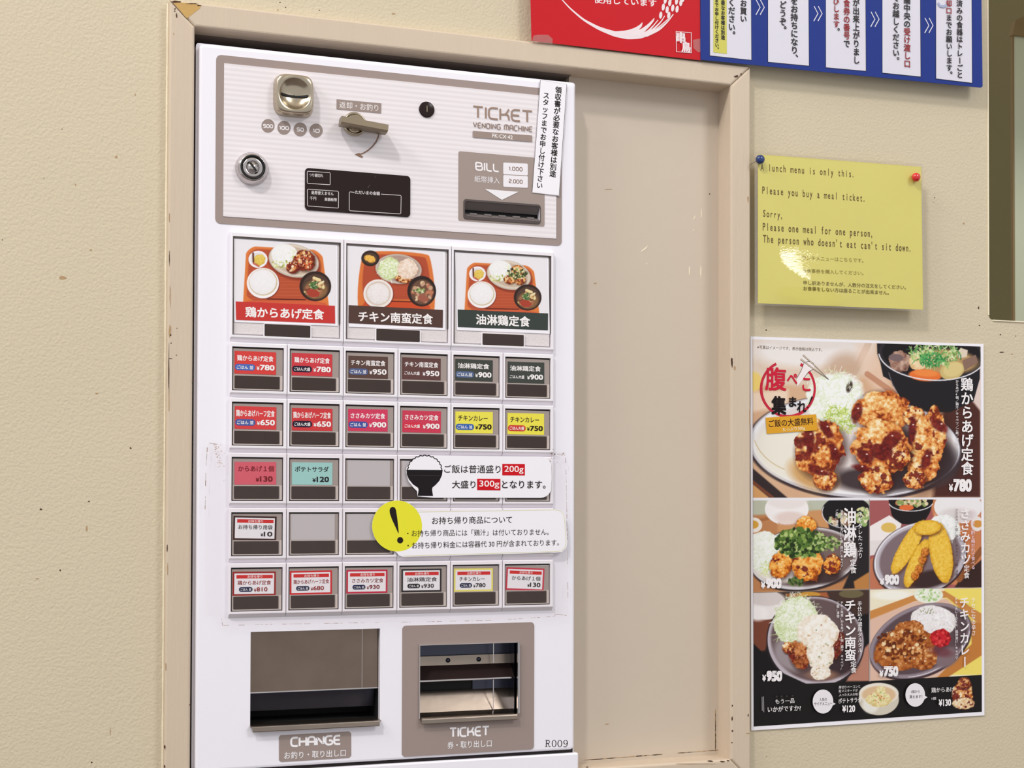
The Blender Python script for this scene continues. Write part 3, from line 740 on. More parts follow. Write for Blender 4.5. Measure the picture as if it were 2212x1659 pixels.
# --- display window
dx0, dx1 = at(658.5, 410, YP)[0], at(886, 420, YP)[0]; dz1, dz0 = at(770, 371.5, YP)[1], at(770, 461.5, YP)[1]
dp = plate('amount_display', rr(dx0, dx1, dz0, dz1, .0045), YP - .0012, YP, M['black'], cp, bev=.0004)
ik = Ink(YP - .0012).crop(640, 340, 8.193)
Wc = (226, 220, 222)
ik.line([(205, 245), (590, 268), (602, 285), (600, 480), (590, 484), (205, 460), (193, 445), (193, 255)], 9, Wc, True)
ik.line([(205, 563), (735, 598), (748, 612), (746, 890), (735, 898), (210, 860), (197, 845), (195, 575)], 9, Wc, True)
ik.line([(1030, 620), (950, 610), (938, 625), (938, 930), (955, 945), (1835, 1000), (1850, 990), (1856, 690), (1845, 672), (1500, 650)], 9, Wc)
ik.text('つり銭切れ', 228, 310, 475, 325, 62, Wc, .012)
ik.text('紙幣使えません', 268, 622, 660, 645, 66, Wc, .012)
ik.text('千円', 240, 722, 352, 728, 62, Wc, .012); ik.text('高額紙幣', 500, 742, 718, 752, 62, Wc, .012)
ik.text('ただいまの金額', 1040, 615, 1478, 642, 68, Wc, .012)
ik.line([(1265, 545), (1300, 487)], 5, (120, 105, 100)); ik.line([(1385, 355), (1412, 322)], 4, (110, 96, 92))
ik.build('print', M['ink'], dp)

# --- coin slot: squarish dome with a dished face
cxp, czp = at(637.5, 202, YP - .013)
cx_b, cz_b = cxp, czp
def squircle(h, w, n=48, p=4.4):
    out = []
    for k in range(n):
        a = 2 * math.pi * k / n; c, s_ = math.cos(a), math.sin(a)
        q = (abs(c) ** p + abs(s_) ** p) ** (-1 / p); out.append((w * q * c, h * q * s_))
    return out
bm = bmesh.new(); rings = []
for (w, y, kind) in ((.0235, YP, 's'), (.0232, YP - .004, 's'), (.0215, YP - .0115, 's'), (.0205, YP - .013, 's'), (.0186, YP - .013, 'c'), (.0178, YP - .0122, 'c'), (.0145, YP - .0085, 'c'), (.0095, YP - .0062, 'c'), (.0045, YP - .0052, 'c'), (.0005, YP - .005, 'c')):
    pts = squircle(w * 1.04, w) if kind == 's' else [(w * math.cos(2 * math.pi * k / 48), w * math.sin(2 * math.pi * k / 48)) for k in range(48)]
    rings.append([bm.verts.new((cx_b + x, y, cz_b + z)) for x, z in pts])
for a, b in zip(rings, rings[1:]):
    for i in range(48): f = bm.faces.new((a[i], a[(i + 1) % 48], b[(i + 1) % 48], b[i])); f.smooth = True
cs = from_bm('coin_slot', bm, M['nickel'], cp)
bm = bmesh.new(); n = 24; top = []; bot = []
for i in range(n + 1):
    x = -.0155 + .031 * i / n; y = YP - .0052 - (abs(x) / .0178) ** 2 * .0068; z = -.0016 * math.cos(x / .0155 * 1.2)
    top.append(bm.verts.new((cx_b + x, y - .0003, cz_b + z + .0013))); bot.append(bm.verts.new((cx_b + x, y - .0003, cz_b + z - .0013)))
for i in range(n): bm.faces.new((top[i], top[i + 1], bot[i + 1], bot[i]))
from_bm('slit', bm, M['hole'], cs)
# --- return lever
hx, hz = at(766, 268, YP - .002)
lv = lathe('return_lever', hx, hz, [(.0140, YP), (.0140, YP - .003), (.0128, YP - .0045), (.0118, YP - .0046), (.0112, YP - .003), (.0085, YP - .003), (.0085, YP - .010), (.0001, YP - .010)], M['nickel'], cp)
yf = YP - .022
a_, b_ = at(738.5, 256.5, yf), at(839, 275.5, yf); ang = math.atan2(b_[1] - a_[1], b_[0] - a_[0]); L = math.hypot(b_[0] - a_[0], b_[1] - a_[1])
bm = bmesh.new()
prof = [(yf, .0034), (yf, -.0034), (yf + .004, -.0052), (yf + .016, -.0052), (yf + .018, -.003), (yf + .018, .003), (yf + .016, .0046), (yf + .006, .0044)]
ends = [[bm.verts.new((u, y, w)) for y, w in prof] for u in (0, L)]
for k in range(len(prof)): bm.faces.new((ends[0][k], ends[0][(k + 1) % 8], ends[1][(k + 1) % 8], ends[1][k]))
bm.faces.new(ends[0]); bm.faces.new(ends[1][::-1])
hump = [(L * .17 + L * .30 * k / 10, .0032 + .0052 * math.sin(math.pi * k / 10)) for k in range(11)]
add_plate(bm, hump + [(L * .47, -.002), (L * .17, -.002)], yf + .0006, yf + .012)
bmesh.ops.rotate(bm, cent=(0, 0, 0), matrix=Matrix.Rotation(-ang, 3, 'Y'), verts=bm.verts)
bmesh.ops.translate(bm, vec=(a_[0], 0, a_[1]), verts=bm.verts)
from_bm('handle_bar', bm, M['satin'], lv)
# --- small round key hole and the door lock
kx, kz = at(921.5, 237, YP)
kh = lathe('key_hole', kx, kz, [(.0095, YP), (.0095, YP - .0012), (.0085, YP - .0016), (.0001, YP - .0016)], M['black'], cp)
box('keyway', kx - .0004, kx + .0006, YP - .0019, YP - .0015, kz - .003, kz + .0045, M['satin'], kh)
lx, lz = at(546.5, 361, YP - .0095)
lk = lathe('door_lock', lx, lz, [(.0192, YP), (.0190, YP - .002), (.0160, YP - .008), (.0148, YP - .0095), (.0142, YP - .0096)], M['chrome'], cp, 48)
lathe('black_ring', lx, lz, [(.0143, YP - .0095), (.0143, YP - .0098), (.0120, YP - .0098), (.0120, YP - .0090)], M['hole'], lk, 48)
lathe('lock_face', lx, lz, [(.0122, YP - .0088), (.0122, YP - .0094), (.0068, YP - .0094), (.0066, YP - .0086), (.0058, YP - .0086), (.0056, YP - .0112), (.0001, YP - .0114)], M['chrome'], lk, 40)
bm = bmesh.new(); add_box(bm, -.0058, .0058, YP - .0118, YP - .0111, -.0012, .0012)
bmesh.ops.rotate(bm, cent=(0, 0, 0), matrix=Matrix.Rotation(math.radians(52), 3, 'Y'), verts=bm.verts); bmesh.ops.translate(bm, vec=(lx, 0, lz), verts=bm.verts)
from_bm('keyway', bm, M['hole'], lk)

# --- small ticket buttons, 5 rows of 6
PX_, PZ_ = 0.0658, 0.0633
GX0, GZ0 = 0.1939, Z0 + 0.1751
YH = YD - .0055                      # front of the button housings
def housing_mesh(w, top, bottom, wl, wr, ww0):
    """w cell width; window from -top.. : coordinates relative to the cell's left edge and the window's top"""
    bm = bmesh.new()
    add_plate(bm, [(x, z) for x, z in rr(.0003, w - .0003, -bottom - .0032, .0047)], YH, YD, holes=[rr(wl, wr, -bottom, 0.0)], bev=.0009, segs=2)
    # sloping drip ledge below
    z1, z2 = -bottom - .0032, -bottom - .0078
    v = [bm.verts.new(p) for p in [(.0003, YH + .0008, z1), (w - .0003, YH + .0008, z1), (w - .0003, YD, z2), (.0003, YD, z2), (.0003, YD, z1), (w - .0003, YD, z1)]]
    bm.faces.new((v[0], v[1], v[2], v[3])); bm.faces.new((v[0], v[3], v[4])); bm.faces.new((v[1], v[5], v[2]))
    return bm
def key_mesh(wl, wr, bottom):
    bm = bmesh.new(); g = .0012
    add_plate(bm, rr(wl + g, wr - g * .7, -bottom + g * .8, -g * 1.5, .0006, 2), YH + .0016, YD - .0005, bev=.0006, segs=2)
    add_box(bm, wl, wr, YD - .0006, YD - .0001, -bottom, 0.0, 1)
    return bm
cache = {}
def inst(name, key, maker, m, parent, ox, oz):
    """first one builds the mesh, the later ones share it"""
    base = parent; px_ = np.zeros(3)
    while base is not None: px_ += np.array(base.location); base = base.parent
    if key not in cache:
        me = bpy.data.meshes.new(name); bm = maker(); bmesh.ops.recalc_face_normals(bm, faces=bm.faces[:])
        bm.to_mesh(me); bm.free()
        for mm in (m if isinstance(m, list) else [m]): me.materials.append(mm)
        cache[key] = me
    o = link(name, cache[key], parent); o.location = tuple(np.array((ox, 0, oz)) - px_)
    return o
RED, RED2, BRN, BRN2, GRN, MAG = (214, 66, 62), (206, 62, 70), (92, 68, 62), (98, 66, 64), (66, 70, 66), (210, 62, 96)
BLUE, NAVY, BLK = (70, 100, 170), (36, 26, 50), (40, 28, 28)
K, Kh, CN, YL, SS = '鶏からあげ定食', '鶏からあげハーフ定食', 'チキン南蛮定食', '油淋鶏定食', 'ささみカツ定食'
WHT = (246, 242, 242)
cells = [
 [(RED, WHT, K, '780', 'ごはん 並', (74, 106, 184)), (RED2, WHT, K, '780', 'ごはん大盛', NAVY), (BRN, WHT, CN, '950', 'ごはん 並', (84, 98, 140)),
  (BRN2, WHT, CN, '950', 'ごはん大盛', None), (GRN, WHT, YL, '900', 'ごはん並', (90, 110, 150)), (GRN, WHT, YL, '900', 'ごはん大盛', None)],
 [((214, 66, 68), WHT, Kh, '650', 'ごはん 並', (70, 92, 160)), ((206, 60, 64), WHT, Kh, '650', 'ごはん大盛', NAVY), (MAG, WHT, SS, '900', 'ごはん 並', (64, 84, 160)),
  ((204, 60, 86), WHT, SS, '900', 'ごはん大盛', (212, 48, 70)), ((236, 226, 84), BLK, 'チキンカレー', '750', 'ごはん 並', (56, 100, 176)), ((236, 226, 80), BLK, 'チキンカレー', '750', 'ごはん大盛', (206, 60, 52))],
 [((216, 96, 112), (120, 16, 22), 'からあげ１個', '130', None, None), ((160, 208, 204), (28, 30, 34), 'ポテトサラダ', '120', None, None), None, None, None, None],
 [('T', (60, 30, 28), BLK, 'お持ち帰り用袋', '10', None), None, None, None, None, None],
 [('T', (150, 40, 36), (150, 30, 26), K, '810', 1), ('T', (206, 40, 44), (150, 30, 34), Kh, '680', 1), ('T', (196, 40, 70), (130, 24, 34), SS, '930', 1),
  ('T', (40, 34, 34), (40, 20, 20), YL, '930', 1), ('T', (232, 222, 110), (40, 34, 30), 'チキンカレー', '780', 1), ('T', (200, 60, 80), (40, 26, 26), 'からあげ１個', '130', None)],
]
rnd = random.Random(4)
WL, WR, WB = .0026, .0616, .0503
shade = {0: 'red', 1: 'red'}
for r in range(5):
    for c in range(6):
        ox, oz = GX0 + PX_ * c, GZ0 - PZ_ * r
        hb = inst('ticket_button', 'h', lambda: housing_mesh(PX_, .0047, WB, WL, WR, 0), M['white2'], mach, ox, oz)
        inst('key_cap', 'k', lambda: key_mesh(WL, WR, WB), [M['keyplastic'], M['keyedge']], hb, ox, oz)
        inst('touch_bar', 't', lambda: (lambda b: (add_plate(b, rr(WL + .0032, WR - .0048, -.0478, -.0335, .0009, 2), YH + .0008, YH + .0017, bev=.0004, segs=2), b)[1])(bmesh.new()), M['touch'], hb, ox, oz)
        inst('key_rim', 'kr', lambda: (lambda b: (add_plate(b, rr(WL + .0016, WR - .0012, -.0493, -.0324, .0006, 2), YH + .0011, YH + .0018, holes=[rr(WL + .0024, WR - .0040, -.0483, -.0331)]), b)[1])(bmesh.new()), M['rimplastic'], hb, ox, oz)
        d = cells[r][c]
        yk = YH + .0013
        if d is None:
            inst('blank_card', 'b', lambda: (lambda b: (add_plate(b, rr(WL + .0028, WR - .0050, -.0322, -.0022), yk, yk + .0004), b)[1])(bmesh.new()), M['blank'], hb, ox, oz)
            continue
        take = d[0] == 'T'
        jx, jz = rnd.uniform(-.6, .6), rnd.uniform(-.5, .5); rot = rnd.uniform(-.006, .006)
        if take: rot = {(3, 0): -.02, (4, 5): -.05, (4, 1): .004}.get((r, c), rot)
        cr, sr = math.cos(rot), math.sin(rot)
        def mp(u, v, ox=ox, oz=oz, jx=jx, jz=jz, cr=cr, sr=sr):
            a, b = u - 26, v - 20; return (ox + WL + (26 + a * cr + b * sr + jx) * .001, oz - (20 - a * sr + b * cr + jz) * .001)
        ik = Ink(yk, mp)
        if not take:
            bg, fg, t, pr, pill, pc = d
            ik.poly([(3, 5.4), (50.5, 5.4), (50.5, 31.5), (3, 31.5)], bg)
            lit = {'チキンカレー': (6.5, 44), 'からあげ１個': (7, 48), 'ポテトサラダ': (6.5, 46), YL: (6, 46), Kh: (4.5, 48.5)}.get(t, (6, 47.5))
            ik.text(t, lit[0], 13.3, lit[1], 13.3, 6.6 if t != Kh else 7.6, fg, .018)
            if pill:
                if pc: ik.poly([(x, y) for x, y in rr(3.6, 26.5, 20.2, 27.6, 3.4)], pc)
                ik.text(pill, 5.6, 23.9, 24.5, 23.9, 4.2, WHT, .016)
                ik.text('¥', 28.2, 24.6, 31.6, 24.6, 4.4, fg, .02); ik.text(pr, 32, 23.6, 48.8, 23.6, 6.4, fg, .03)
            else:
                ik.text('¥', 27, 26, 31, 26, 4.6, fg, .03); ik.text(pr, 31.8, 25, 46.5, 25, 6.4, fg, .03)
        else:
            _, bd, fg, t, pr, pill = d
            ik.poly([(2.2, 4.6), (51.5, 4.6), (51.5, 32.2), (2.2, 32.2)], bd); ik.poly([(4.2, 6.6), (49.5, 6.6), (49.5, 30.2), (4.2, 30.2)], (236, 233, 238))
            ik.poly([(6.5, 8.4), (48, 8.4), (48, 12.4), (6.5, 12.4)], (206, 44, 44)); ik.text('お持ち帰り', 19, 10.4, 36, 10.4, 3.2, (244, 226, 226), .01)
            wide = {K: (8, 46), Kh: (6.5, 48), SS: (9, 46.5), YL: (9, 46), 'チキンカレー': (9, 41), 'からあげ１個': (9.5, 46.5), 'お持ち帰り用袋': (8, 47)}[t]
            ik.text(t, wide[0], 17.3, wide[1], 17.3, 5.2, fg, .008)
            if pill:
                ik.poly([(x, y) for x, y in rr(9.5, 25, 22.2, 27.6, 2.6)], (34, 40, 78) if fg != (40, 20, 20) else (30, 26, 34)); ik.text('ごはん 並', 11.3, 24.9, 23.5, 24.9, 3.0, WHT, .01)
                ik.text('¥', 26.6, 25.9, 29.2, 25.9, 3.6, fg, .01); ik.text(pr, 29.6, 24.9, 42, 24.9, 4.8, fg, .012)
            else:
                x0 = 33.5 if pr != '10' else 37
                ik.text('¥', x0 - 3.4, 26, x0 - .6, 26, 3.8, fg, .02); ik.text(pr, x0, 25, 47, 25, 5.4, fg, .018)
        cn = {0: 'red', 1: 'red', 2: 'dark brown', 3: 'dark brown', 4: 'dark green', 5: 'dark green'}[c] if r == 0 else \
             ({0: 'red', 1: 'red', 2: 'magenta', 3: 'magenta', 4: 'yellow', 5: 'yellow'}[c] if r == 1 else ('pink' if c == 0 else 'pale turquoise') if r == 2 else 'white framed')
        ik.build('price_card', M['inkg'], hb, f"{cn} price card reading {d[4] if take else d[3]} yen")

# --- three big picture buttons
BW = PX_ * 2; bz = at(500, 509.4, YH)[1]; bb = bz - at(500, 722.6, YH)[1]
BWL, BWR = .0026, BW - .0038
def soft(pts, k=2):
    for j in range(k + 1):
        t = (.09, .3, .25, .25)[j]
        pts = [(a[0] * (1 - u) + b[0] * u, a[1] * (1 - u) + b[1] * u) for i, a in enumerate(pts) for b in [pts[(i + 1) % len(pts)]] for u in (t if j == 0 or math.dist(a, b) < 200 else t * .0 + .02, 1 - t if j == 0 or math.dist(a, b) < 200 else .98)]
    return pts
def tray_art(p, kind):
    if kind != 2:
        p.poly(soft([(270, 200), (1310, 258), (1420, 1130), (215, 1130)]), (222, 124, 62), 12)
        p.poly(soft([(310, 236), (1262, 282), (1352, 960), (268, 960)], 3), (184, 82, 52), 22)
        for i in range(14): p.seg(300, 640 + i * 24, 1330, 640 + i * 24, 7, [(206, 112, 74), (186, 88, 58)][i % 2], .6)
        p.ell(1150, 700, 60, 200, (120, 34, 24), .2, 40, .6); p.seg(560, 930, 1080, 940, 16, (70, 20, 18), .8)
        p.poly([(440, 950), (1200, 955), (1372, 990), (1372, 1060), (270, 1060), (262, 960)], (212, 96, 62), 10)
        p.ell(930, 430, 372, 236, (110, 40, 28), .23, 30, .6)
        p.ell(922, 402, 352, 226, (196, 186, 172), .23); p.ell(922, 396, 338, 212, (222, 208, 192), .23); p.ell(930, 400, 300, 184, (200, 180, 160), .23, 20)
        p.mound(800, 330, 190, 155, [(226, 226, 224), (240, 240, 240), (248, 248, 250)], .3, seed=3, k=.7)
        p.specks(760, 450, 150, 60, 60, [(206, 214, 120), (232, 236, 190), (160, 170, 80), (240, 240, 225)], (5, 14)); p.specks(900, 330, 60, 90, 26, [(200, 210, 110), (235, 236, 200)], (5, 12), 9)
        if kind == 1:
            p.fried(1090, 350, 130, 90, .4, 11, .6, grain=.3); p.fried(1060, 430, 150, 110, .3, 4, .9, grain=.3); p.fried(910, 500, 90, 80, .2, 8, .9, grain=.3)
            p.specks(1050, 430, 150, 100, 70, [(100, 26, 20), (236, 190, 150), (206, 96, 50), (140, 40, 26)], (7, 18), 3)
        else:
            p.fried(1060, 330, 110, 80, .3, 5, 0, grain=.3); p.fried(1090, 480, 100, 75, .3, 6, .2, grain=.3); p.fried(930, 470, 90, 70, .2, 7, .3, grain=.3)
            p.specks(1050, 380, 170, 85, 120, [(52, 60, 34), (96, 112, 60), (150, 170, 90), (40, 44, 30), (220, 220, 170)], (8, 20), 13)
        p.ell(430, 388, 136, 122, (150, 60, 36), 0, 10, .6); p.ell(430, 384, 132, 118, (244, 240, 244)); p.ell(430, 382, 104, 92, (226, 220, 224), 0, 14)
        p.mound(450, 390, 80, 78, [(196, 150, 50), (226, 196, 90), (240, 214, 120)], .5, rough=.4); p.seg(362, 300, 366, 420, 26, (110, 60, 44)); p.seg(370, 440, 440, 480, 26, (190, 80, 60), .8)
        p.ell(505, 720, 224, 212, (100, 30, 22), 0, 16, .7); p.ell(497, 712, 222, 210, (246, 242, 244)); p.ell(500, 700, 196, 182, (206, 186, 150), 0, 14)
        p.mound(496, 696, 184, 172, [(226, 222, 218), (240, 238, 240), (248, 248, 250)], 0, .07, .06, 5, .5)
        p.ell(1220, 755, 218, 206, (50, 34, 30)); p.ell(1226, 762, 186, 176, (84, 62, 52), 0, 20); p.ell(1226, 800, 160, 130, (150, 110, 70), 0, 30, .8)
        p.specks(1200, 780, 140, 120, 46, [(222, 190, 130), (170, 110, 80), (230, 214, 160), (120, 70, 50)], (14, 34), 21)
        p.ell(1190, 850, 90, 55, (170, 66, 50), .2); p.specks(1210, 740, 75, 50, 60, [(74, 110, 60), (120, 150, 80), (50, 84, 50), (220, 230, 190)], (7, 16), 31)
        p.seg(1200, 640, 1280, 670, 40, (236, 216, 160)); p.seg(1270, 720, 1330, 690, 26, (236, 220, 180))
    else:
        p.poly(soft([(780, 540), (932, 546), (944, 682), (768, 680)]), (220, 120, 60), 2)
        p.poly(soft([(787, 547), (924, 553), (932, 648), (780, 646)], 3), (178, 78, 52), 3)
        for i in range(7): p.seg(835, 612 + i * 4.4, 930, 612 + i * 4.4, 1.4, (196, 84, 54), .5)
        p.poly([(790, 648), (925, 652), (930, 668), (780, 665)], (204, 80, 44), 3); p.seg(830, 650, 890, 652, 2.4, (70, 24, 20), .8)
        p.ell(862, 583, 52, 33, (120, 50, 34), .1, 6, .6); p.ell(861, 581, 50, 32, (200, 190, 178), .1); p.ell(862, 580, 45, 28, (176, 150, 138), .1, 4)
        p.mound(841, 580, 24, 24, [(176, 196, 130), (216, 228, 180), (238, 240, 224)], 0, .1, .2, 3)
        p.shreds(841, 582, 22, 24, 90, [(240, 244, 226), (206, 222, 150), (180, 204, 120), (250, 250, 240)], .4, 1.4)
        p.fried(872, 602, 18, 9, .1, 3, .2, grain=.4); p.mound(881, 581, 22, 22, [(210, 180, 150), (236, 214, 196), (248, 236, 226)], .3, .2, .3, 8)
        p.ell(800, 558, 19.5, 17, (52, 38, 34)); p.ell(800, 558, 15, 12, (84, 62, 48), 0, 3); p.mound(799, 559, 12, 8, [(200, 130, 40), (236, 180, 80), (246, 206, 110)], .3, .3, .5)
        p.ell(818, 636, 33, 31.5, (110, 36, 26), 0, 3, .7); p.ell(817, 634.5, 32, 31, (240, 232, 230)); p.ell(817, 634, 27, 26, (214, 196, 180), 0, 3); p.mound(817, 634, 24, 23, [(214, 204, 200), (236, 230, 230), (242, 238, 238)], 0, .12, .1, 5, .7)
        p.ell(911, 629, 31, 33, (46, 32, 30)); p.ell(912, 631, 25, 27, (110, 78, 62), 0, 4); p.specks(912, 632, 21, 21, 34, [(200, 160, 130), (150, 100, 76), (190, 120, 90), (224, 200, 160)], (2, 5.5), 4)
        p.specks(905, 627, 13, 6, 22, [(150, 170, 100), (220, 226, 190), (90, 110, 60)], (1.4, 3.4), 5)
        p.ell(914, 645, 12, 7, (160, 92, 74), .2, 2)
big = [((502.3, 515.3), (728.5, 530), (729.5, 704), (506, 695.5), (490, 500, 6.38), 1, [(509, 651), (723.5, 660.5), (724, 699), (510, 691)], (200, 58, 54), K, (530, 673.5, 700, 679.5), 'BR'),
       ((749, 531), (961, 544), (961.5, 713), (753, 706), (0, 0, 1), 2, [(753, 659), (957, 669.5), (956.5, 708), (753, 698)], (84, 60, 54), CN, (774, 683, 935, 689.5), ''),
       ((983, 545), (1184, 554), (1188, 721), (987, 713), (972.5, 539, 7.29), 3, [(988.5, 668.5), (1184, 677), (1183.5, 713.5), (989, 706.5)], (58, 66, 62), YL, (1028, 689.5, 1145, 695), '')]
for i, (a, b, c_, d, crop, kind, ban, bc, t, tp, _) in enumerate(big):
    ox = GX0 + BW * i
    hb = inst('picture_button', 'H', lambda: housing_mesh(BW, .0047, bb, BWL, BWR, 0), M['white2'], mach, ox, bz)
    inst('key_cap', 'K', lambda: (lambda q: (add_plate(q, rr(BWL + .0012, BWR - .0012, -bb + .0012, -.0012), YH + .002, YD - .0005, bev=.0008, segs=2), add_box(q, BWL, BWR, YD - .0006, YD - .0001, -bb, 0), q)[2])(bmesh.new()), M['frost'], hb, ox, bz)
    inst('bar_frame', 'BF', lambda: (lambda q: (add_plate(q, rr(.0380, .0380 + .0555, -bb - .0012, -bb + .0144, .0012, 2), YH + .0002, YH + .003, holes=[rr(.0392, .0392 + .0531, -bb, -bb + .0138)]), q)[1])(bmesh.new()), M['white2'], hb, ox, bz)
    inst('touch_bar', 'T', lambda: (lambda q: (add_plate(q, rr(.0395, .0395 + .0525, -bb - .0003, -bb + .0140, .001, 2), YH - .0002, YH + .003, bev=.0005, segs=2), q)[1])(bmesh.new()), M['touch'], hb, ox, bz)
    def dm():
        q = bmesh.new()
        add_box(q, BWL, BWL + .0012, YH + .0002, YH + .003, -bb, -.0003); add_box(q, BWR - .0012, BWR, YH + .0002, YH + .003, -bb + .018, -.0003)
        add_box(q, BWL, BWR, YH + .0002, YH + .003, -.0018, -.0003); return q
    inst('dark_gasket', 'G', dm, M['dgrey'], hb, ox, bz)
    yk = YH + .0012
    P4 = [at(*p, yk) for p in (a, b, c_, d)]
    card = plate('picture_card', [P4[3], P4[2], P4[1], P4[0]], yk, yk + .0007, M['paper'], hb)
    q = lambda u, v: tuple(np.array(a) * (1 - u) * (1 - v) + np.array(b) * u * (1 - v) + np.array(c_) * u * v + np.array(d) * (1 - u) * v)
    p = Paint([q(.01, .01), q(.985, .01), q(.985, .95), q(.01, .95)], 0.9, 3 + i); p.img[:] = (236, 233, 238)
    p.crop(*crop); tray_art(p, kind)
    p.build('food_photo', yk - .0001, M['inkg'], card)
    ik = Ink(yk - .0002); ik.poly(ban, bc); ik.text(t, *tp, 23, WHT, .022); ik.build('name_banner', M['inkg'], card)

# --- change tray
yt = YD + .009
def hollow(name, x0, x1, z0, z1, y0, y1, m, parent):
    bm = bmesh.new(); w = .0012
    add_box(bm, x0 - w, x0, y0, y1, z0 - w, z1 + w); add_box(bm, x1, x1 + w, y0, y1, z0 - w, z1 + w)
    add_box(bm, x0, x1, y0, y1, z1, z1 + w); add_box(bm, x0, x1, y0, y1, z0 - w, z0); add_box(bm, x0, x1, y1, y1 + w, z0, z1)
    return from_bm(name, bm, m, parent)
tr = hollow('change_tray', TX0, TX1, TZ0, TZ1, yt, yt + .06, M['hole'], mach)
zf = at(680, 1489.5, YD + .012)[1]
bm = bmesh.new()
add_box(bm, TX0 + .0005, TX1 - .020, YD + .010, YD + .0112, zf, TZ1 - .0008); add_box(bm, TX1 - .0195, TX1 - .0006, YD + .010, YD + .0112, zf, TZ1 - .0008)
from_bm('flap', bm, M['flap'], tr)
bm = bmesh.new(); add_box(bm, TX0 + .0005, TX1 - .0005, YD + .0095, YD + .0112, zf - .0012, zf + .0002); add_box(bm, TX1 - .0200, TX1 - .0194, YD + .0093, YD + .0112, zf, TZ1 - .001)
from_bm('flap_fold', bm, M['chrome'], tr)
z2 = at(680, 1530, YD + .03)[1]
v = bmesh.new(); vs = [v.verts.new(p) for p in [(TX0 + .001, YD + .022, zf + .004), (TX1 - .001, YD + .022, zf + .004), (TX1 - .001, YD + .030, z2), (TX0 + .001, YD + .030, z2)]]; v.faces.new(vs)
from_bm('inner_plate', v, M['dsteel'], tr)
bm = bmesh.new(); lx0, lx1 = at(545, 1575, YD - .006)[0], at(820, 1560, YD - .006)[0]; lz1 = TZ0 + .0006
add_box(bm, TX0 - .0006, TX1 + .0003, YD - .0065, YD + .02, lz1 - .0012, lz1, bev=.0004); add_box(bm, lx0, lx1, YD - .0075, YD - .0050, lz1 - .0068, lz1 - .0002, bev=.001)
from_bm('tray_lip', bm, M['steel'], tr)
# --- ticket tray
gp = plate('ticket_outlet', rr(0.3990, 0.5655, Z0 - .3133 + .0075, Z0 - .1500, .0045), YD - .0007, YD, M['grey'], mach, holes=[rr(KX0, KX1, KZ0, KZ1)])
tt = hollow('ticket_tray', KX0, KX1, KZ0, KZ1, YD - .0005, YD + .05, M['dsteel'], gp)
bm = bmesh.new(); e = .0009
add_box(bm, KX0 - e, KX0, YD - .0030, YD, KZ0, KZ1 + e); add_box(bm, KX1, KX1 + .0013, YD - .0045, YD, KZ0 + .001, KZ1 + e); add_box(bm, KX1 + .0019, KX1 + .0029, YD - .004, YD, KZ0 + .001, KZ1); add_box(bm, KX0, KX1, YD - .0025, YD, KZ1, KZ1 + .0007)
from_bm('chrome_edge', bm, M['chrome'], gp)
def shelf(name, py0, py1, ya, yb, m, x0=KX0, x1=KX1):
    bm = bmesh.new(); za, zb = at(1010, py0, ya)[1], at(1010, py1, yb)[1]
    v = [bm.verts.new(p) for p in [(x0, ya, za), (x1, ya, za), (x1, yb, zb), (x0, yb, zb)]]; f = bm.faces.new(v)
    r = bmesh.ops.extrude_face_region(bm, geom=[f]); bmesh.ops.translate(bm, vec=(0, .0008, -.0004), verts=[g for g in r['geom'] if isinstance(g, bmesh.types.BMVert)])
    return from_bm(name, bm, m, gp)
shelf('upper_plate', 1392, 1416, YD + .030, YD + .030, M['dsteel'])
s1 = shelf('hood_strip', 1415, 1435, YD + .026, YD + .024, M['steel'])
shelf('hood', 1435, 1466, YD + .024, YD + .010, M['black'])
shelf('hood_edge', 1466, 1469, YD + .0098, YD + .0098, M['chrome'])
shelf('ticket_chute', 1468, 1489, YD + .034, YD + .034, M['hole'], KX0, KX0 + (KX1 - KX0) * .62)
shelf('chute_side', 1469, 1490, YD + .032, YD + .032, M['dsteel'], KX0 + (KX1 - KX0) * .62, KX1)
shelf('catch_plate', 1489, 1535, YD + .032, YD + .018, M['steel'])
shelf('tray_floor', 1535, 1546, YD + .018, YD + .001, M['chrome'])
bm = bmesh.new(); vx = KX0 + (KX1 - KX0) * .80
for y0, y1 in ((1392, 1414), (1414, 1434), (1470, 1534)):
    add_box(bm, vx - .0005, vx + .0005, YD + .0165, YD + .0172, at(1010, y1, YD + .0168)[1], at(1010, y0, YD + .0168)[1])
from_bm('divider_wire', bm, M['chrome'], gp)
for k in (.02, .33, .65):
    xx = KX0 + (KX1 - KX0) * k; zz = at(1010, 1425, YD + .024)[1]
    lathe('rivet', xx + .002, zz, [(.0028, YD + .0245), (.0026, YD + .0232), (.0001, YD + .0228)], M['dsteel'], gp, 16)
bm = bmesh.new(); add_box(bm, KX0 + .001, KX1 - .0002, YD - .0065, YD + .004, KZ0 - .0002, KZ0 + .0008, bev=.0003); add_box(bm, KX0 + .001, KX1 - .0006, YD - .0072, YD - .0050, KZ0 - .0062, KZ0 + .0002, bev=.001)
from_bm('tray_lip', bm, M['steel'], gp)
ik = Ink(YD - .0007)
ik.round_font('TICKET', 972, 1582.5, 1056, 1578.5, 22, (250, 248, 252), .17)
ik.text('券・取り出し口', 966.5, 1610, 1062, 1605.5, 15.5, (244, 242, 246), .006)
ik.build('print', M['ink'], gp)
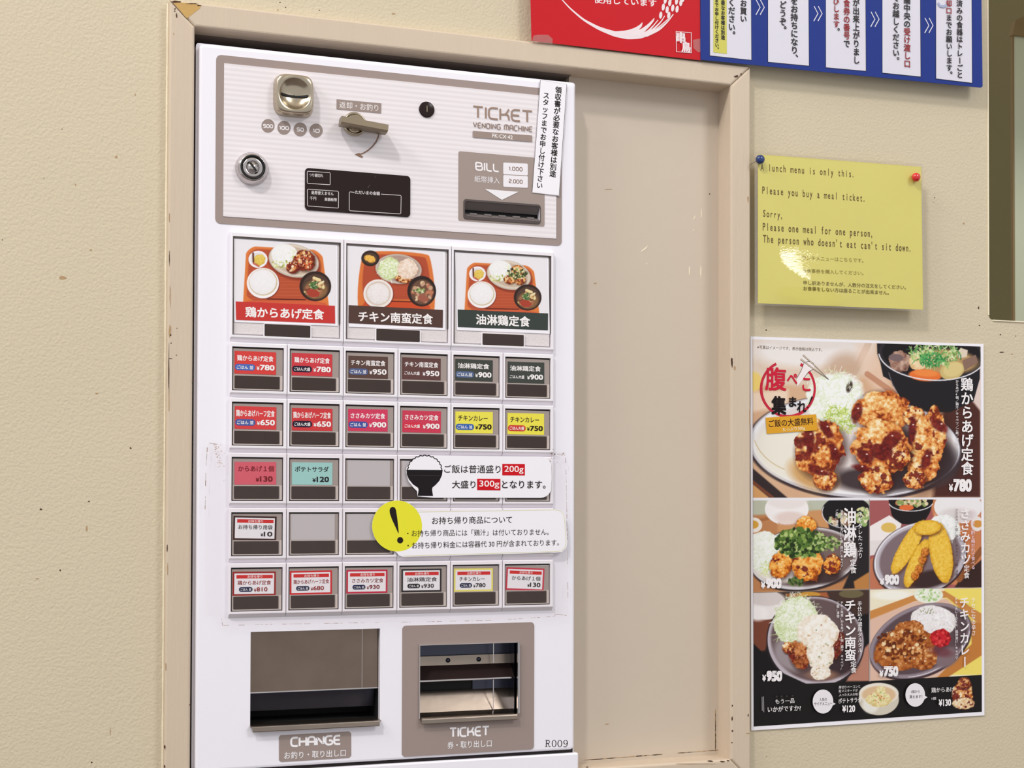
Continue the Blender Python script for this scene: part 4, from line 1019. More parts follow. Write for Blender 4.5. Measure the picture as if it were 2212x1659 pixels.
# --- change label and the number in the corner
lb = plate('change_label', [at(*p, YD) for p in [(606, 1588), (754, 1580), (758.5, 1584), (758.5, 1632), (754, 1637), (607, 1646), (602.5, 1642), (602.5, 1592)]][::-1], YD - .0004, YD, M['grey'], mach)
ik = Ink(YD - .0004)
ik.round_font('CHANGE', 629, 1603, 735, 1598, 22.5, (250, 248, 252), .19)
ik.text('お釣り・取り出し口', 614, 1632, 747, 1626, 15.5, (244, 242, 246), .008)
ik.build('print', M['ink'], lb)
ik = Ink(YD).crop(1150, 1510, 11.06)
def serif(pts, w, ws=None): ik.line(pts, w, (34, 30, 32), ws=ws)
serif([(338, 985), (330, 1140)], 22); serif([(300, 985), (380, 980)], 9); serif([(296, 1143), (362, 1141)], 9)
serif([(350, 985), (395, 990), (412, 1020), (395, 1055), (345, 1062)], 16); serif([(365, 1060), (388, 1085), (396, 1130), (415, 1142), (434, 1128)], 17)
for cx_ in (518, 655): 
    pts = [(cx_ + 46 * math.cos(a), 1062 + 82 * math.sin(a)) for a in [2 * math.pi * k / 24 for k in range(24)]]
    ik.line(pts, 12, (34, 30, 32), True, ws=[8 + 12 * abs(math.cos(2 * math.pi * k / 24)) for k in range(24)])
pts = [(792 + 42 * math.cos(a), 1030 + 48 * math.sin(a)) for a in [2 * math.pi * k / 20 for k in range(20)]]
ik.line(pts, 12, (34, 30, 32), True, ws=[8 + 11 * abs(math.cos(2 * math.pi * k / 20)) for k in range(20)])
serif([(832, 1010), (836, 1060), (826, 1105), (798, 1142), (758, 1140), (748, 1118)], 15)
ik.build('corner_number', M['ink'], mach)

# ------------------------------------------------------------------ notices fixed to the machine
def sheet(name, pts, Y, th, m, label, cat, group=None):
    """a thin sheet or card: an empty holding its backing; returns (thing, backing)"""
    P = [at(*p, Y) for p in pts]
    c = np.mean(P, axis=0)
    t = empty(name, (float(c[0]), Y, float(min(p[1] for p in P))), label, cat, group)
    if th: b = plate('backing', P, Y - th, Y, m, t)
    else:
        bm = bmesh.new(); bm.faces.new([bm.verts.new((x, Y, z)) for x, z in P]); b = from_bm('film', bm, m, t)
    return t, b
YS = YH - .0006
BK = (36, 28, 28)
# upright strip about receipts
t, b = sheet('receipt_notice', [(1166.7, 172), (1225, 181.5), (1208.2, 423), (1148.9, 416)], YP - .0010, .0003, M['paper'],
             'narrow white paper strip with two columns of black vertical writing, taped askew on the upper right corner of the vending machine', 'notice')
t['label'] = 'narrow white strip with vertical black writing taped askew at the machine top right corner'
ik = Ink(YP - .0013)
ik.line([(1167.3, 173), (1224.3, 182.3), (1207.7, 422.2), (1149.6, 415.3)], 0.9, (60, 48, 46), True)
ik.vtext('領収書が必要なお客様は別途', 1207, 187, 1193.5, 383, 14.5, BK, .022)
ik.vtext('スタッフまでお申し付け下さい', 1180.5, 199, 1165, 408, 14.0, BK, .016)
ik.build('print', M['ink'], t)

# clear film over the lower buttons
film_pts = [(449, 957), (497, 961), (505, 972), (1190, 980), (1222, 985), (1226, 1150), (1227.5, 1328), (1200, 1327), (1196, 1332), (1080, 1340), (700, 1347), (481, 1351), (478, 1333), (444, 1331), (443, 1100)]
YFm = YH - .0004
t, b = sheet('clear_film', film_pts, YFm, 0.0, M['film'], 'clear plastic film with grimy edges stuck over the lower rows of machine buttons', 'film')
ik = Ink(YFm - .0001); r = random.Random(7)
def grime(pts, w, col, dens=.75):
    for (x0, y0), (x1, y1) in zip(pts, pts[1:]):
        L = math.hypot(x1 - x0, y1 - y0); q = 0.0
        while q < L:
            d = r.uniform(4, 18); e = min(L, q + d)
            if r.random() < dens:
                f = lambda u: (x0 + (x1 - x0) * u / L, y0 + (y1 - y0) * u / L)
                ik.line([f(q), f(e)], w * r.uniform(.5, 1.3), col)
            q = e + r.uniform(0, 5)
    ik.k = 2
grime([(443, 1100), (444.5, 1020), (448, 962), (452, 957), (472, 960)], 1.2, (150, 122, 104), .5)
grime([(478, 1335), (481, 1351), (700, 1346.5), (900, 1343.5), (1080, 1339.5), (1196, 1331.5), (1200, 1327)], .9, (176, 152, 148), .7)
grime([(1200, 1327), (1224, 1329.5), (1227, 1325), (1226, 1200), (1224, 1100), (1222, 1000), (1221, 984), (1206, 980)], .9, (172, 146, 138), .7)
for _ in range(46):
    x = 462 + abs(r.gauss(0, 8)); y = 960 + abs(r.gauss(0, 30)); ik.ell(x + (y - 960) * .18, y, r.uniform(.4, 1.5), r.uniform(.4, 1.0), (176, 140, 108), n=6, up=False)
for _ in range(40):
    ik.ell(1190 + r.uniform(0, 30), 981 + r.gauss(0, 3), r.uniform(.4, 1.5), r.uniform(.4, .9), (160, 136, 126), n=6, up=False)
ik.build('grime', M['ink'], t)['kind'] = 'stuff'

# rice portion sign
YR = YH - .0010
def q6(x, y): return (780 + x / 3.319, 850 + y / 3.319)
body = [(470, 446), (560, 447), (1290, 452)] + [(1290 + 74 * math.sin(a), 527 - 74 * math.cos(a)) for a in [k * math.pi / 12 for k in range(1, 6)]] + [(1365, 600), (1362, 650)] + [(1290 + 72 * math.cos(a), 675 + 72 * math.sin(a)) for a in [k * math.pi / 12 for k in range(1, 6)]] + [(1285, 748), (520, 747), (405, 738), (400, 700), (372, 672), (340, 630), (322, 560), (328, 520), (352, 490), (400, 455)]
t, b = sheet('rice_portion_sign', [q6(*p) for p in body], YR, .0005, M['paper'], 'white rounded sign with black rice bowl drawing and two red 200g and 300g boxes', 'sign')
ik = Ink(YR - .0005).crop(780, 850, 3.319)
cloud = []
for k in range(13):
    a = math.pi + math.pi * k / 12; cx_, cy_ = 456 + 112 * math.cos(a), 545 + 92 * math.sin(a)
    for j in range(4):
        c = a - 1.1 + 2.2 * j / 3; cloud.append((cx_ + 12 * math.cos(c), cy_ + 12 * math.sin(c)))
ik.line(cloud, 7, BK)
ik.poly([(325, 547), (585, 549), (580, 585), (562, 625), (535, 655), (512, 674), (509, 690), (516, 735), (406, 734), (412, 690), (408, 676), (372, 652), (342, 615), (328, 580)], (30, 26, 30))
ik.line([(345, 586), (570, 590)], 2.5, (66, 60, 64))
ik.text('ご飯は普通盛り', 596, 541, 1000, 543, 58, (40, 26, 24), .008)
ik.poly([(1012, 505), (1174, 506), (1174, 588), (1012, 587)], (206, 22, 36)); ik.text('200g', 1027, 547, 1164, 549, 58, (250, 238, 238), .01)
ik.text('大盛り', 652, 652, 820, 652, 56, (40, 26, 24), .008)
ik.poly([(832, 611), (998, 612), (998, 694), (832, 692)], (206, 22, 36)); ik.text('300g', 847, 652, 990, 654, 58, (250, 238, 238), .01)
ik.text('となります。', 1010, 652, 1322, 653, 56, (40, 26, 24), .008)
ik.build('print', M['ink'], t)

# takeaway sign with the yellow disc
YT = YR - .0006
disc = [(258 + 180 * math.cos(a), 950 + 184 * math.sin(a)) for a in [math.radians(d) for d in range(130, 311, 12)]]
body = disc + [(400, 843), (1395, 828), (1432, 836), (1458, 862), (1466, 910), (1477, 1060), (1470, 1105), (1440, 1134), (1400, 1140), (300, 1172), (270, 1160), (250, 1136)]
t, b = sheet('takeaway_notice', [q6(*p) for p in body], YT, .0006, M['paper'], 'white rounded notice with yellow exclamation disc stuck below the rice bowl sign', 'notice')
ik = Ink(YT - .0006).crop(780, 850, 3.319)
ik.ell(258, 950, 179, 183, (232, 228, 56), n=48)
ik.line([(400, 850), (1395, 834), (1428, 842), (1452, 866), (1459, 910), (1470, 1060), (1463, 1102), (1436, 1128), (1400, 1133), (300, 1165)], 4, (222, 218, 180))
ik.poly([(204, 836), (210, 820), (226, 812), (242, 818), (250, 834), (260, 900), (270, 998), (266, 1002), (250, 965), (222, 905), (206, 860)], BK)
ik.ell(280, 1052, 22, 23, BK)
ik.text('お持ち帰り商品について', 508, 912, 1082, 904, 52, BK, .006)
ik.text('・お持ち帰り商品には「鶏汁」は付いておりません。', 330, 1003, 1345, 992, 46, BK, .0)
ik.text('・お持ち帰り料金には容器代 30 円が含まれております。', 332, 1090, 1418, 1068, 46, BK, .0)
ik.build('print', M['ink'], t)

# ------------------------------------------------------------------ yellow laminated notice with two pins
YY = -0.018
t, b = sheet('lunch_notice', [(1637, 333), (1990, 360.5), (1994, 669), (1637, 655)], YY, .0003, M['yellow'], 'yellow laminated sheet about the lunch menu pinned on the wall', 'notice')
ik = Ink(YY - .0003).crop(1600, 320, 4.484)
TB = (104, 82, 30)
for s_, x0, y0, x1, y1, h in (('A lunch menu is only this.', 190, 216, 1112, 284, 70), ('Please you buy a meal ticket.', 203, 440, 1218, 520, 72), ('Sorry,', 210, 662, 420, 684, 68),
                          ('Please one meal for one person,', 208, 795, 1292, 862, 74), ("The person who doesn't eat can't sit down.", 214, 912, 1662, 1004, 74)):
    ik.mono(s_, x0, y0, x1, y1, h, TB, .016)
TB2 = (150, 134, 50)
ik.text('ランチメニューはこちらです。', 596, 1062, 1188, 1090, 40, TB2, .004)
ik.text('お食事券を購入してください。', 596, 1186, 1188, 1212, 40, TB2, .004)
ik.text('申し訳ありませんが、人数分の注文をしてください。', 606, 1302, 1600, 1350, 42, (120, 104, 40), .006)
ik.text('お食事をしない方は座ることが出来ません。', 606, 1358, 1434, 1402, 42, (112, 96, 34), .006)
ik.build('print', M['ink'], t)
# the plastic pouch, slightly buckled at its lower left
def pouch(name, quad, Y, m, parent, bumps, n=(70, 64)):
    P = [np.array(at(*p, Y)) for p in quad]; bm = bmesh.new(); g = []
    for j in range(n[1] + 1):
        row = []
        for i in range(n[0] + 1):
            u, v = i / n[0], j / n[1]
            p = P[0] * (1 - u) * (1 - v) + P[1] * u * (1 - v) + P[2] * u * v + P[3] * (1 - u) * v
            e = min(u, 1 - u, v, 1 - v) * 8; h = 0
            for (bu, bv, su, sv, a, rt) in bumps:
                du, dv = u - bu, v - bv; c, s_ = math.cos(rt), math.sin(rt); x, y = (du * c + dv * s_) / su, (-du * s_ + dv * c) / sv
                h += a * math.exp(-(x * x + y * y))
            row.append(bm.verts.new((p[0], Y - h * min(1, e), p[1])))
        g.append(row)
    for j in range(n[1]):
        for i in range(n[0]): f = bm.faces.new((g[j][i], g[j][i + 1], g[j + 1][i + 1], g[j + 1][i])); f.smooth = True
    return from_bm(name, bm, m, parent, True)
def rim(quad, inner, Y, parent):
    for i in range(4):
        P = [at(*p, Y) for p in (quad[i], quad[(i + 1) % 4], inner[(i + 1) % 4], inner[i])]
        bm = bmesh.new(); bm.faces.new([bm.verts.new((x, Y, z)) for x, z in P]); from_bm('sealed_edge', bm, M['tape'], parent)
rim([(1630, 328), (1994, 355), (1998, 673), (1631, 659)], [(1636, 332.5), (1990, 359.5), (1994, 669), (1637, 655)], YY - .0010, t)
PB = [(.30, .88, .25, .17, .0150, .50), (.42, .72, .10, .08, .0016, .3), (.5, .3, .5, .4, .0010, 0)]
pouch('pouch', [(1630, 328), (1994, 355), (1998, 673), (1631, 659)], YY - .0012, M['laminate'], t, PB)
def pin(px, py, m, label):
    Y = YY - .002; x, z = at(px, py, Y - .006)
    g = empty('push_pin', (x, Y, z), label, 'push pin')
    lathe('head', x, z, [(.0001, Y - .0085), (.0026, Y - .0082), (.0050, Y - .0068), (.0060, Y - .0045), (.0058, Y - .002), (.0042, Y - .0008), (.0001, Y - .0006)], m, g, 24)
    lathe('needle', x, z, [(.0005, Y - .0008), (.0005, Y + .024)], M['chrome'], g, 8)
pin(1644, 343.5, M['pinblue'], 'blue round push pin at the top left corner of the yellow notice')
pin(1981, 382, M['pinred'], 'red round push pin at the top right corner of the yellow notice')

# ------------------------------------------------------------------ blue guide board
YBp = -0.0165
t, b = sheet('guide_board', [(1512.5, -170), (2117, -150), (2121.5, 187), (2118, 189.5), (1513, 129.5)], YBp, .0012, M['blue'], 'blue laminated board with white columns of vertical writing above the yellow notice', 'sign')
t['label'] = 'blue laminated board with white columns of vertical writing high on the wall'
ik = Ink(YBp - .0012).crop(1500, 0, 3.107)
WP = (226, 226, 238); K2, R2 = (28, 24, 28), (150, 30, 34)
for (xa, ya, xb, yb) in ((105, 372, 382, 402), (495, 415, 768, 441), (883, 452, 1150, 476), (1262, 488, 1517, 514), (1622, 527, 1862, 556)):
    ik.poly([(xa - 2, -380), (xb - 2, -370), (xb + 4, yb + 5), (xa - 4, ya + 5)], (16, 26, 66)); ik.poly([(xa - 1, -380), (xb - 5, -370), (xb, yb), (xa, ya)], WP)
ik.poly([(128, -380), (214, -376), (217, 362), (126, 352)], (214, 210, 98))
for cx_, cy_ in ((440, 50), (828, 92), (1210, 130), (1572, 172)):
    for dx in (-22, 6):
        ik.line([(cx_ + dx - 4, cy_ - 50), (cx_ + dx + 22, cy_), (cx_ + dx - 6, cy_ + 50)], 6, (224, 226, 244))
ik.vtext('でお買い', 328, -55, 328, 153, 46, K2, .02); ik.vtext('てください。', 248, -65, 250, 265, 47, K2, .02)
ik.vtext('が必要なお客様は別途', 190, -60, 190, 268, 27, K2, .022); ik.vtext('途スタッフまでお申し付けください。', 147, -160, 150, 348, 26, K2, .022)
ik.vtext('をお持ちになり、', 668, -20, 670, 420, 50, K2, .02); ik.vtext('どうぞ。', 592, 5, 592, 232, 49, K2, .02)
ik.vtext('が出来上がりまし', 1083, -8, 1085, 432, 46, K2, .02)
ik.vtext('お食券の番号で', 1020, -58, 1020, 322, 44, K2, .02, cols=[R2] * 6 + [K2]); ik.vtext('及びします。', 948, -68, 952, 240, 44, R2, .02, cols=[R2] * 5 + [K2])
ik.vtext('舗中央の受け渡し口', 1424, -24, 1426, 456, 46, K2, .02, cols=[K2] * 4 + [R2] * 5); ik.vtext('でお越しください。', 1350, -38, 1350, 436, 46, K2, .02)
ik.vtext('お済みの食器はトレーごと', 1776, -46, 1778, 528, 42, K2, .02); ik.vtext('返却口までお願いします。', 1704, -46, 1708, 528, 42, K2, .02, cols=[R2] * 3 + [K2] * 9)
ik.line([(1632, 20), (1645, 42), (1668, 46), (1690, 36)], 14, (170, 182, 214))
ik.build('print', M['inkg'], t)
pouch('pouch', [(1511, -172), (2119, -152), (2123.5, 191.5), (1511.5, 132.5)], YBp - .0022, M['film'], t, [(.5, .4, .5, .5, .001, 0)], (20, 12))

# ------------------------------------------------------------------ red poster
YRp = -0.0160
t, b = sheet('red_poster', [(1143, -110), (1511, -105), (1513, 130.5), (1148, 88.5)], YRp, .0004, M['red'], 'red poster with a white sweeping rice ear and a small white bordered seal', 'poster')
ik = Ink(YRp - .0004).crop(1120, 0, 4.254)
WQ = (240, 226, 230)
ik.text('使用しています', 690, -6, 1268, 30, 68, WQ, .02)
def sweep(pts, ws): 
    out = []; w2 = []
    for i in range(len(pts) - 1):
        for k in range(6):
            u = k / 6; out.append((pts[i][0] * (1 - u) + pts[i + 1][0] * u, pts[i][1] * (1 - u) + pts[i + 1][1] * u)); w2.append(ws[i] * (1 - u) + ws[i + 1] * u)
    for _ in range(3):
        out = [out[0]] + [((out[i - 1][0] + 2 * out[i][0] + out[i + 1][0]) / 4, (out[i - 1][1] + 2 * out[i][1] + out[i + 1][1]) / 4) for i in range(1, len(out) - 1)] + [out[-1]]
    ik.line(out, 1, WQ, ws=w2)
sweep([(340, -70), (470, 75), (600, 185), (740, 262), (880, 312), (1000, 332), (1120, 330), (1220, 300)], [6, 12, 18, 30, 46, 56, 48, 30])
sweep([(880, 305), (1000, 300), (1080, 272), (1125, 235), (1140, 202)], [30, 36, 34, 22, 2])
sweep([(1020, 322), (1130, 290), (1195, 235), (1235, 190), (1250, 162)], [40, 38, 24, 16, 2])
sweep([(1100, 335), (1190, 290), (1245, 230), (1290, 175)], [30, 16, 9, 6])
sweep([(1130, 332), (1235, 275), (1310, 200), (1350, 135)], [26, 16, 9, 6])
sweep([(1150, 330), (1260, 275), (1330, 215), (1385, 165)], [26, 12, 8, 6])
sweep([(1170, 328), (1290, 275), (1370, 200), (1432, 118)], [24, 18, 12, 8])
for gx_, gy_ in ((1306, 140), (1380, 140), (1365, 90), (1416, 75), (1456, 85), (1329, 66), (1389, 26), (1451, 12), (1491, 25), (1347, 4), (1400, -22), (1465, -32), (1510, -12)):
    ik.ell(gx_, gy_, 14.5, 33, WQ, .12)
ik.line([(1446, 291), (1586, 302), (1586, 486), (1449, 477)], 7, WQ, True); ik.poly([(1450, 295), (1500, 298), (1505, 390), (1540, 395), (1582, 400), (1582, 482), (1500, 478), (1490, 390), (1452, 388)], (204, 38, 44))
ik.vtext('串', 1490, 296, 1490, 398, 92, WQ, .05); ik.vtext('鳥', 1538, 386, 1538, 486, 88, WQ, .03)
ik.build('print', M['ink'], t)
def tape(pts, Y, label):
    P = [at(*p, Y) for p in pts]; c = np.mean(P, axis=0)
    g = empty('clear_tape', (float(c[0]), Y, float(c[1])), label, 'tape', 'tape on the red poster')
    bm = bmesh.new(); bm.faces.new([bm.verts.new((x, Y, z)) for x, z in P]); from_bm('strip', bm, M['tape'], g)
tape([(1150, 86), (1152, 78), (1160, 75), (1184, 75), (1194, 84), (1193, 95), (1150, 90)], YRp - .0006, 'wrinkled clear tape on the bottom left corner of the red poster')
tape([(1497, 86), (1515.5, 83), (1516, 98), (1512, 113), (1507, 112), (1498, 104)], YRp - .0006, 'crumpled clear tape on the right edge of the red poster')

# ------------------------------------------------------------------ menu poster
YM = -0.0012
MQ = [(1620.7, 726.8), (2124, 743.2), (2126, 1545), (1622.5, 1578)]
t, b = sheet('menu_poster', MQ, YM, .0006, M['paper'], 'tall menu poster with five photographs of fried chicken set meals and prices', 'poster')
Pn = Paint([(1625.5, 733), (2119, 748.5), (2121, 1537.5), (1628, 1569.5)], 1.15, 5)
p = Pn; p.img[:] = (236, 234, 240)
# -- top photograph
p.crop(1600, 720, 4.096); p.clip([(90, 40), (2121, 100), (2121, 1452), (100, 1458)])
p.poly([(60, 0), (2200, 60), (2200, 1452), (60, 1458)], (214, 172, 138))
w = p.win(60, 0, 2200, 1460); sel = p.noise(w, 260, 3, 2); p.mix(w, np.clip(sel - .3, 0, 1) * .35, (240, 214, 184))
p.poly([(90, 40), (1200, 70), (1150, 200), (1090, 330), (1010, 360), (640, 420), (90, 470)], (232, 218, 204), 60)
p.ell(640, 210, 560, 260, (226, 206, 186), 0, 60); p.ell(600, 150, 520, 150, (240, 234, 232), 0, 70); p.ell(640, 60, 500, 80, (222, 212, 206), .03, 40, .5)
p.ell(900, 300, 160, 120, (196, 160, 132), -.5, 90, .7); p.seg(1130, 90, 1010, 340, 60, (202, 170, 146), .6)
p.ell(110, 430, 80, 90, (240, 210, 120), 0, 30); p.poly([(90, 520), (420, 500), (420, 640), (90, 700)], (238, 214, 190), 40)
p.ell(1180, 330, 90, 260, (236, 206, 186), -.5, 60, .7); p.seg(1120, 360, 1400, 560, 50, (176, 110, 78), .6)
p.poly([(1800, 560), (2130, 600), (2130, 1460), (1700, 1460)], (78, 40, 34), 50); p.poly([(2000, 80), (2130, 80), (2130, 700), (2050, 600)], (226, 206, 200), 20)
p.poly([(1205, 88), (2118, 110), (2116, 400), (2060, 600), (1850, 700), (1560, 690), (1420, 590), (1330, 420), (1260, 380), (1235, 260), (1208, 180)], (30, 27, 32), 6)
p.ell(1690, 180, 468, 226, (44, 40, 46), .07); p.ell(1692, 190, 440, 204, (24, 20, 24), .07)
p.ell(1800, 250, 300, 110, (186, 150, 100), .05, 30)
p.mound(1410, 250, 100, 95, [(90, 60, 52), (160, 120, 104), (206, 176, 158)], .5, .3, .4, 4); p.ell(1375, 215, 66, 32, (122, 102, 104), .1)
p.mound(1570, 250, 80, 80, [(210, 160, 100), (236, 206, 160), (244, 226, 190)], 0, .3, .3, 14)
p.ell(1632, 372, 146, 52, (232, 116, 52), .06, 8); p.ell(1640, 352, 110, 30, (240, 140, 70), .06, 12)
p.ell(1870, 330, 110, 80, (208, 184, 120), -.3, 8); p.ell(1880, 320, 90, 60, (222, 202, 140), -.3, 12); p.poly([(1960, 240), (2080, 190), (2100, 260), (1980, 330)], (140, 110, 96), 6); p.poly([(1950, 130), (2010, 150), (2000, 210), (1930, 220), (1910, 180)], (226, 210, 190), 5)
p.shreds(1720, 180, 220, 110, 260, [(96, 160, 84), (150, 196, 110), (206, 222, 150), (60, 130, 70), (226, 232, 190)], .28, 9, 0, 8); p.shreds(1690, 230, 110, 60, 120, [(60, 150, 84), (100, 180, 100), (40, 120, 60)], .3, 10, 0, 9)
p.arc(1690, 186, 470, 228, 8, 172, 10, (230, 228, 236), .07); p.seg(1310, 350, 1350, 470, 8, (120, 116, 124), .8); p.seg(1350, 470, 1395, 545, 8, (170, 166, 172), .8)
p.ell(1010, 1012, 956, 466, (60, 46, 50), .06, 14); p.poly([(90, 1180), (420, 1460), (90, 1460)], (52, 40, 42), 12); p.poly([(90, 1320), (260, 1460), (90, 1460)], (214, 160, 104), 12); p.seg(90, 1300, 290, 1460, 26, (120, 66, 44))
p.ell(1010, 1000, 935, 452, (206, 202, 210), .06); p.ell(1010, 994, 915, 434, (242, 242, 246), .06); p.ell(1020, 994, 870, 404, (226, 216, 214), .06, 30)
p.ell(1500, 1100, 420, 260, (70, 56, 60), .1, 80, .9); p.ell(1180, 1300, 380, 110, (52, 38, 42), .05, 50, .9); p.ell(1700, 1180, 180, 160, (130, 90, 84), .2, 70, .7); p.arc(1010, 998, 922, 440, -25, 70, 8, (240, 240, 246), .06); p.ell(1620, 1130, 300, 220, (50, 40, 46), .3, 90, .85)
p.ell(420, 1040, 300, 240, (240, 236, 224), .5, 60); p.ell(640, 1250, 220, 130, (206, 150, 80), .4, 70, .8); p.arc(520, 900, 420, 330, 95, 150, 8, (206, 180, 130), .3, .7)
p.mound(830, 600, 250, 240, [(196, 216, 150), (230, 238, 214), (246, 248, 244), (250, 250, 250)], .1, .12, .16, 6); p.ell(840, 520, 230, 160, (244, 246, 244), 0, 50, .9)
p.ell(900, 560, 170, 190, (248, 250, 248), .2, 60, .95); p.shreds(840, 600, 250, 260, 460, [(252, 252, 252), (246, 250, 244), (232, 240, 214), (214, 230, 180)], .30, 6, 0, 21); p.shreds(880, 760, 150, 110, 220, [(190, 212, 90), (214, 228, 120), (226, 236, 180), (160, 190, 80)], .3, 7, .5, 22)
p.ell(962, 474, 26, 50, (70, 56, 44), .3, 12); p.shreds(620, 420, 90, 50, 40, [(250, 250, 250), (230, 240, 210)], .6, 5, 0, 23); p.shreds(1000, 440, 60, 70, 40, [(250, 250, 250), (214, 220, 200)], .6, 5, 0, 24)
FC = [(120, 46, 20), (190, 92, 38), (222, 138, 66), (238, 176, 100), (246, 208, 142), (252, 234, 196)]
p.fried(1250, 690, 250, 190, .1, 41, .0, FC, .13); p.fried(1530, 730, 90, 90, .2, 42, .3, FC, .2)
p.fried(1650, 1010, 150, 350, .22, 43, .1, FC, .16); p.fried(1540, 1290, 100, 85, .1, 44, .3, FC, .2)
p.fried(700, 1010, 220, 250, .35, 45, .15, FC, .14); p.fried(750, 1300, 105, 90, .1, 46, .25, FC, .2)
p.fried(1235, 1010, 258, 240, .1, 47, .25, FC, .13); p.fried(1200, 1300, 150, 125, .1, 48, .2, FC, .18); p.fried(1390, 1080, 110, 110, .2, 49, .5, FC, .2)
for x, y, rx, ry, rt in ((610, 940, 46, 120, -.1), (760, 860, 40, 90, -.7), (830, 1060, 36, 90, -.2), (700, 1230, 90, 26, .1), (1100, 1090, 80, 50, .5), (1240, 1050, 110, 70, .1), (1330, 950, 60, 110, .9), (1520, 860, 34, 130, .1), (1640, 1120, 44, 90, .3), (1760, 820, 90, 46, .6), (1030, 700, 46, 90, .3), (1060, 1190, 80, 30, .2)):
    w_, m_, d_, U_, V_ = p.emask(x, y, rx, ry, rt, 18, .5, 40, int(x)); p.mix(w_, m_ * .9, p.ramp(p.noise(w_, 26, int(y)), [(60, 10, 14), (104, 20, 20), (150, 46, 34)]))
    p.ell(x + rx * .2, y - ry * .4, 9, 6, (246, 226, 216))
# -- lower left upper: chicken with spring onion
p.crop(1600, 1060, 3.77); p.clip([(90, 79), (1048, 78), (1048, 802), (90, 832)])
p.poly([(90, 79), (1048, 82), (1048, 802), (90, 832)], (188, 190, 170)); p.poly([(90, 200), (1048, 150), (1048, 802), (90, 832)], (190, 130, 84), 20)
p.poly([(300, 190), (700, 150), (720, 300), (560, 420), (300, 330)], (206, 150, 100), 20); p.seg(160, 240, 330, 200, 26, (168, 110, 66)); p.poly([(560, 80), (860, 80), (700, 160), (600, 150)], (190, 194, 176), 8)
p.ell(375, 150, 178, 130, (244, 240, 240)); p.ell(380, 80, 160, 70, (236, 228, 226), 0, 20); p.ell(400, 220, 120, 50, (226, 204, 196), 0, 24, .8); p.ell(375, 262, 70, 20, (232, 216, 208)); p.arc(375, 255, 70, 24, 10, 170, 5, (206, 150, 130))
p.ell(105, 280, 70, 62, (240, 232, 222)); p.ell(100, 276, 46, 34, (214, 160, 60))
p.poly([(690, 160), (1048, 130), (1048, 790), (830, 800), (900, 640), (760, 480), (720, 300)], (40, 34, 36), 12); p.ell(860, 170, 200, 128, (26, 22, 26)); p.arc(860, 176, 196, 130, 30, 200, 6, (226, 222, 230)); p.poly([(920, 740), (1048, 660), (1048, 800), (930, 800)], (190, 130, 70), 12)
p.specks(820, 235, 100, 50, 40, [(206, 180, 150), (150, 110, 90), (236, 220, 190), (190, 200, 150)], (10, 26), 3); p.specks(990, 210, 60, 70, 34, [(214, 214, 160), (150, 180, 110), (240, 232, 200)], (10, 24), 4)
p.ell(520, 560, 450, 262, (56, 42, 44), -.12, 10); p.ell(515, 552, 438, 250, (216, 212, 216), -.12); p.ell(520, 548, 415, 228, (120, 100, 98), -.12, 20); p.ell(300, 600, 220, 150, (232, 226, 220), .1, 30); p.ell(640, 700, 200, 60, (70, 52, 52), 0, 30)
p.mound(190, 500, 150, 170, [(214, 222, 196), (240, 244, 236), (250, 250, 250)], 0, .1, .2, 3); p.shreds(190, 500, 140, 170, 160, [(250, 250, 250), (236, 242, 228), (220, 230, 200)], .4, 4, 0, 31); p.shreds(240, 640, 90, 60, 90, [(214, 226, 130), (180, 200, 90), (236, 240, 200)], .4, 4, 0, 32)
FO = [(140, 62, 16), (210, 112, 30), (236, 152, 54), (246, 188, 96), (250, 216, 150)]
p.fried(530, 280, 85, 70, .2, 51, 0, FO, .2); p.fried(330, 600, 90, 120, .3, 52, .1, FO, .2); p.fried(545, 600, 125, 150, .2, 53, .05, FO, .17); p.fried(745, 600, 70, 85, .2, 54, .4, FO, .2)
p.mound(480, 420, 200, 110, [(34, 50, 20), (74, 104, 42), (120, 150, 70)], .1, .1, .3, 5)
p.specks(490, 425, 210, 120, 300, [(46, 74, 30), (88, 120, 50), (132, 160, 78), (180, 198, 124), (34, 50, 22)], (9, 20), 35); p.specks(700, 430, 110, 60, 80, [(62, 92, 40), (120, 150, 76), (180, 196, 130)], (8, 16), 36); p.specks(450, 740, 60, 34, 60, [(52, 70, 34), (100, 124, 60)], (8, 16), 37)
# -- lower left bottom: tartar chicken
p.clip([(90, 834), (1048, 806), (1048, 1552), (90, 1600)]); p.poly([(90, 834), (1048, 806), (1048, 1552), (90, 1600)], (24, 20, 22)); p.poly([(90, 836), (1048, 806), (1048, 1000), (800, 1050), (420, 900), (90, 1100)], (70, 50, 44), 16)
p.poly([(360, 840), (700, 826), (760, 960), (620, 940), (420, 900)], (170, 96, 58), 14); p.poly([(90, 1040), (280, 1040), (200, 1300), (90, 1330)], (120, 66, 48), 20); p.poly([(90, 1230), (160, 1300), (360, 1470), (560, 1600), (90, 1600)], (22, 18, 22), 10); p.poly([(1000, 1290), (1048, 1240), (1048, 1552), (860, 1552)], (186, 130, 110), 16)
p.ell(205, 930, 165, 120, (236, 230, 230)); p.ell(210, 880, 150, 60, (216, 206, 204), 0, 18); p.ell(140, 1000, 80, 60, (244, 240, 240), 0, 30); p.ell(560, 845, 90, 22, (206, 150, 60)); p.ell(900, 840, 100, 34, (110, 100, 70))
p.ell(610, 1230, 402, 372, (40, 32, 36), .2, 8); p.ell(610, 1225, 392, 360, (196, 186, 196), .2); p.ell(616, 1216, 372, 336, (104, 84, 86), .2, 20); p.ell(760, 1350, 200, 150, (60, 44, 48), .3, 50); p.ell(420, 1330, 160, 130, (170, 160, 166), .6, 50, .8); p.ell(660, 1500, 120, 40, (150, 110, 90), 0, 30)
